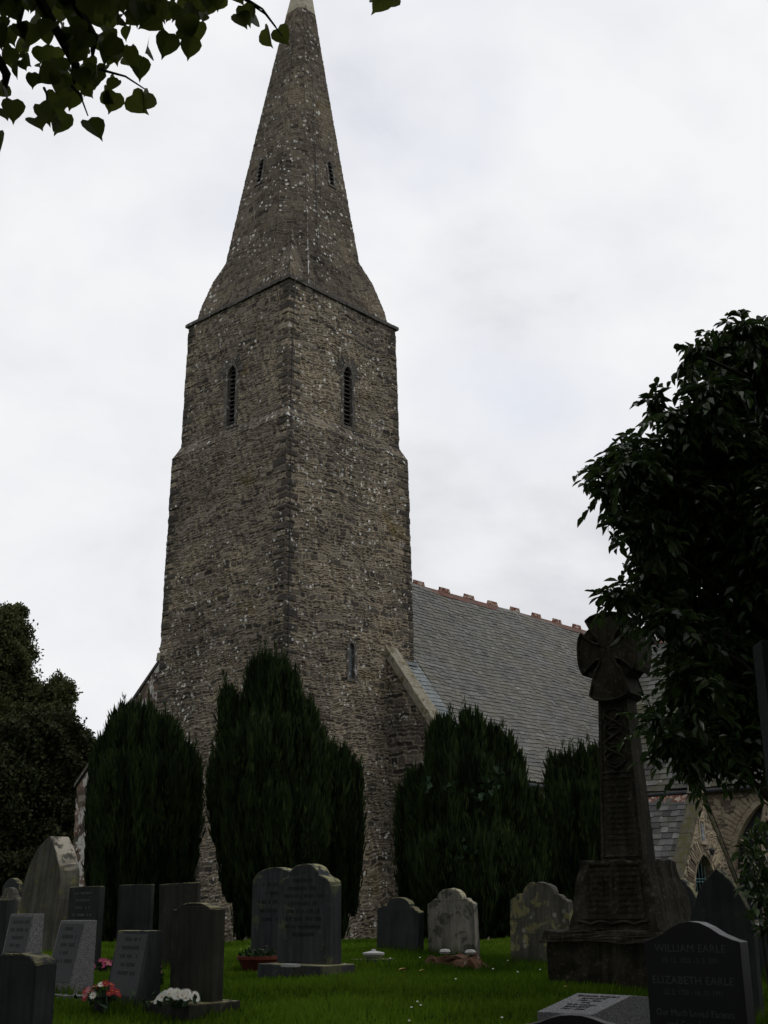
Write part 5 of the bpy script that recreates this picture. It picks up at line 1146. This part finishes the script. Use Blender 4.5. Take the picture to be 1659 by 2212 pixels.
for i, (u, D, lb_) in enumerate([(862, 13.8, 'yellow fallen leaf lying in the grass below the white flower holder'), (905, 13.6, 'smaller yellow fallen leaf right of the larger one'), (1483, 11.2, 'orange fallen leaf by the cross plinth')]):
    p = on_ground(u, D) if i < 2 else on_ground(1210, 11.6)
    C_ = np.array([[0, 0, .05], [.03, .02, .045]]) if i == 0 else np.array([[0, 0, .05]])
    q = leaf_cloud('fallen_leaf', M_FALL, None, C_, np.array([[1, -.8, .15], [-.6, -1, .1]])[:len(C_)], np.array([[0, 0, 1.]]*len(C_)), np.full(len(C_), .12-.03*i), LINDEN); q.location = p; tag(q, lb_, 'leaf')

# ------------------------------------------------------------------ grass
n = 330000; u = RG.random(n); D = 4.2+(30-4.2)*u**1.25; lat = (RG.random(n)*2-1)*(D*.345+.6)
x = CAM[0]+HD[0]*D+RT0[0]*lat; y = CAM[1]+HD[1]*D+RT0[1]*lat
pn = np.sin(x*1.9+1)*np.sin(y*2.3)+.6*np.sin(x*5.1+y*3.7); hgt = (.045+.03*RG.random(n)+.014*pn)*(1+.5*(RG.random(n) < .04)); hgt = np.maximum(hgt, .02)
z = ground_z(x, y)-.004; wd = (.004+.0035*RG.random(n))*(1+D/13); a = RG.random(n)*math.pi*2; ln = RG.normal(0, .32, (n, 2))*hgt[:, None]
B0 = np.c_[x-np.cos(a)*wd, y-np.sin(a)*wd, z]; B1 = np.c_[x+np.cos(a)*wd, y+np.sin(a)*wd, z]; T_ = np.c_[x+ln[:, 0], y+ln[:, 1], z+hgt]
bx_, by_, hh_ = [], [], []
for (u_, D_, w_) in GRAVES:           # longer tufts the mower misses round the stones
    g_ = on_ground(u_, D_); m_ = int(260*w_+60); al = RG.uniform(-.5, .5, m_)*(w_+.12); ou = np.where(RG.random(m_) < .75, -1, 1)*RG.uniform(.07, .16, m_)
    bx_.append(g_[0]+ou); by_.append(g_[1]+al); hh_.append(RG.uniform(.06, .17, m_))
bx_, by_, hh_ = map(np.concatenate, (bx_, by_, hh_)); m_ = len(bx_); bz_ = ground_z(bx_, by_)-.004; ba = RG.random(m_)*6.283; bw_ = .006
B0 = np.r_[B0, np.c_[bx_-np.cos(ba)*bw_, by_-np.sin(ba)*bw_, bz_]]; B1 = np.r_[B1, np.c_[bx_+np.cos(ba)*bw_, by_+np.sin(ba)*bw_, bz_]]
T_ = np.r_[T_, np.c_[bx_+RG.normal(0, .03, m_), by_+RG.normal(0, .03, m_), bz_+hh_]]; pn = np.r_[pn, np.zeros(m_)]; n += m_
V = np.stack([B0, B1, T_], 1).reshape(-1, 3); Fq = np.arange(3*n).reshape(-1, 3)
big = np.sin(B0[:, 0]*.55+B0[:, 1]*.31+2)*np.sin(B0[:, 1]*.62-B0[:, 0]*.23)+.6*np.sin(B0[:, 0]*1.3-B0[:, 1]*.9)
tone = np.clip(.42+.16*pn+.28*big+RG.normal(0, .2, n), 0, 1)
tag(npmesh('grass', V, Fq, M_GRASS, None, {'tone': np.repeat(tone, 3)}), 'short green churchyard grass', 'grass', kind='stuff')
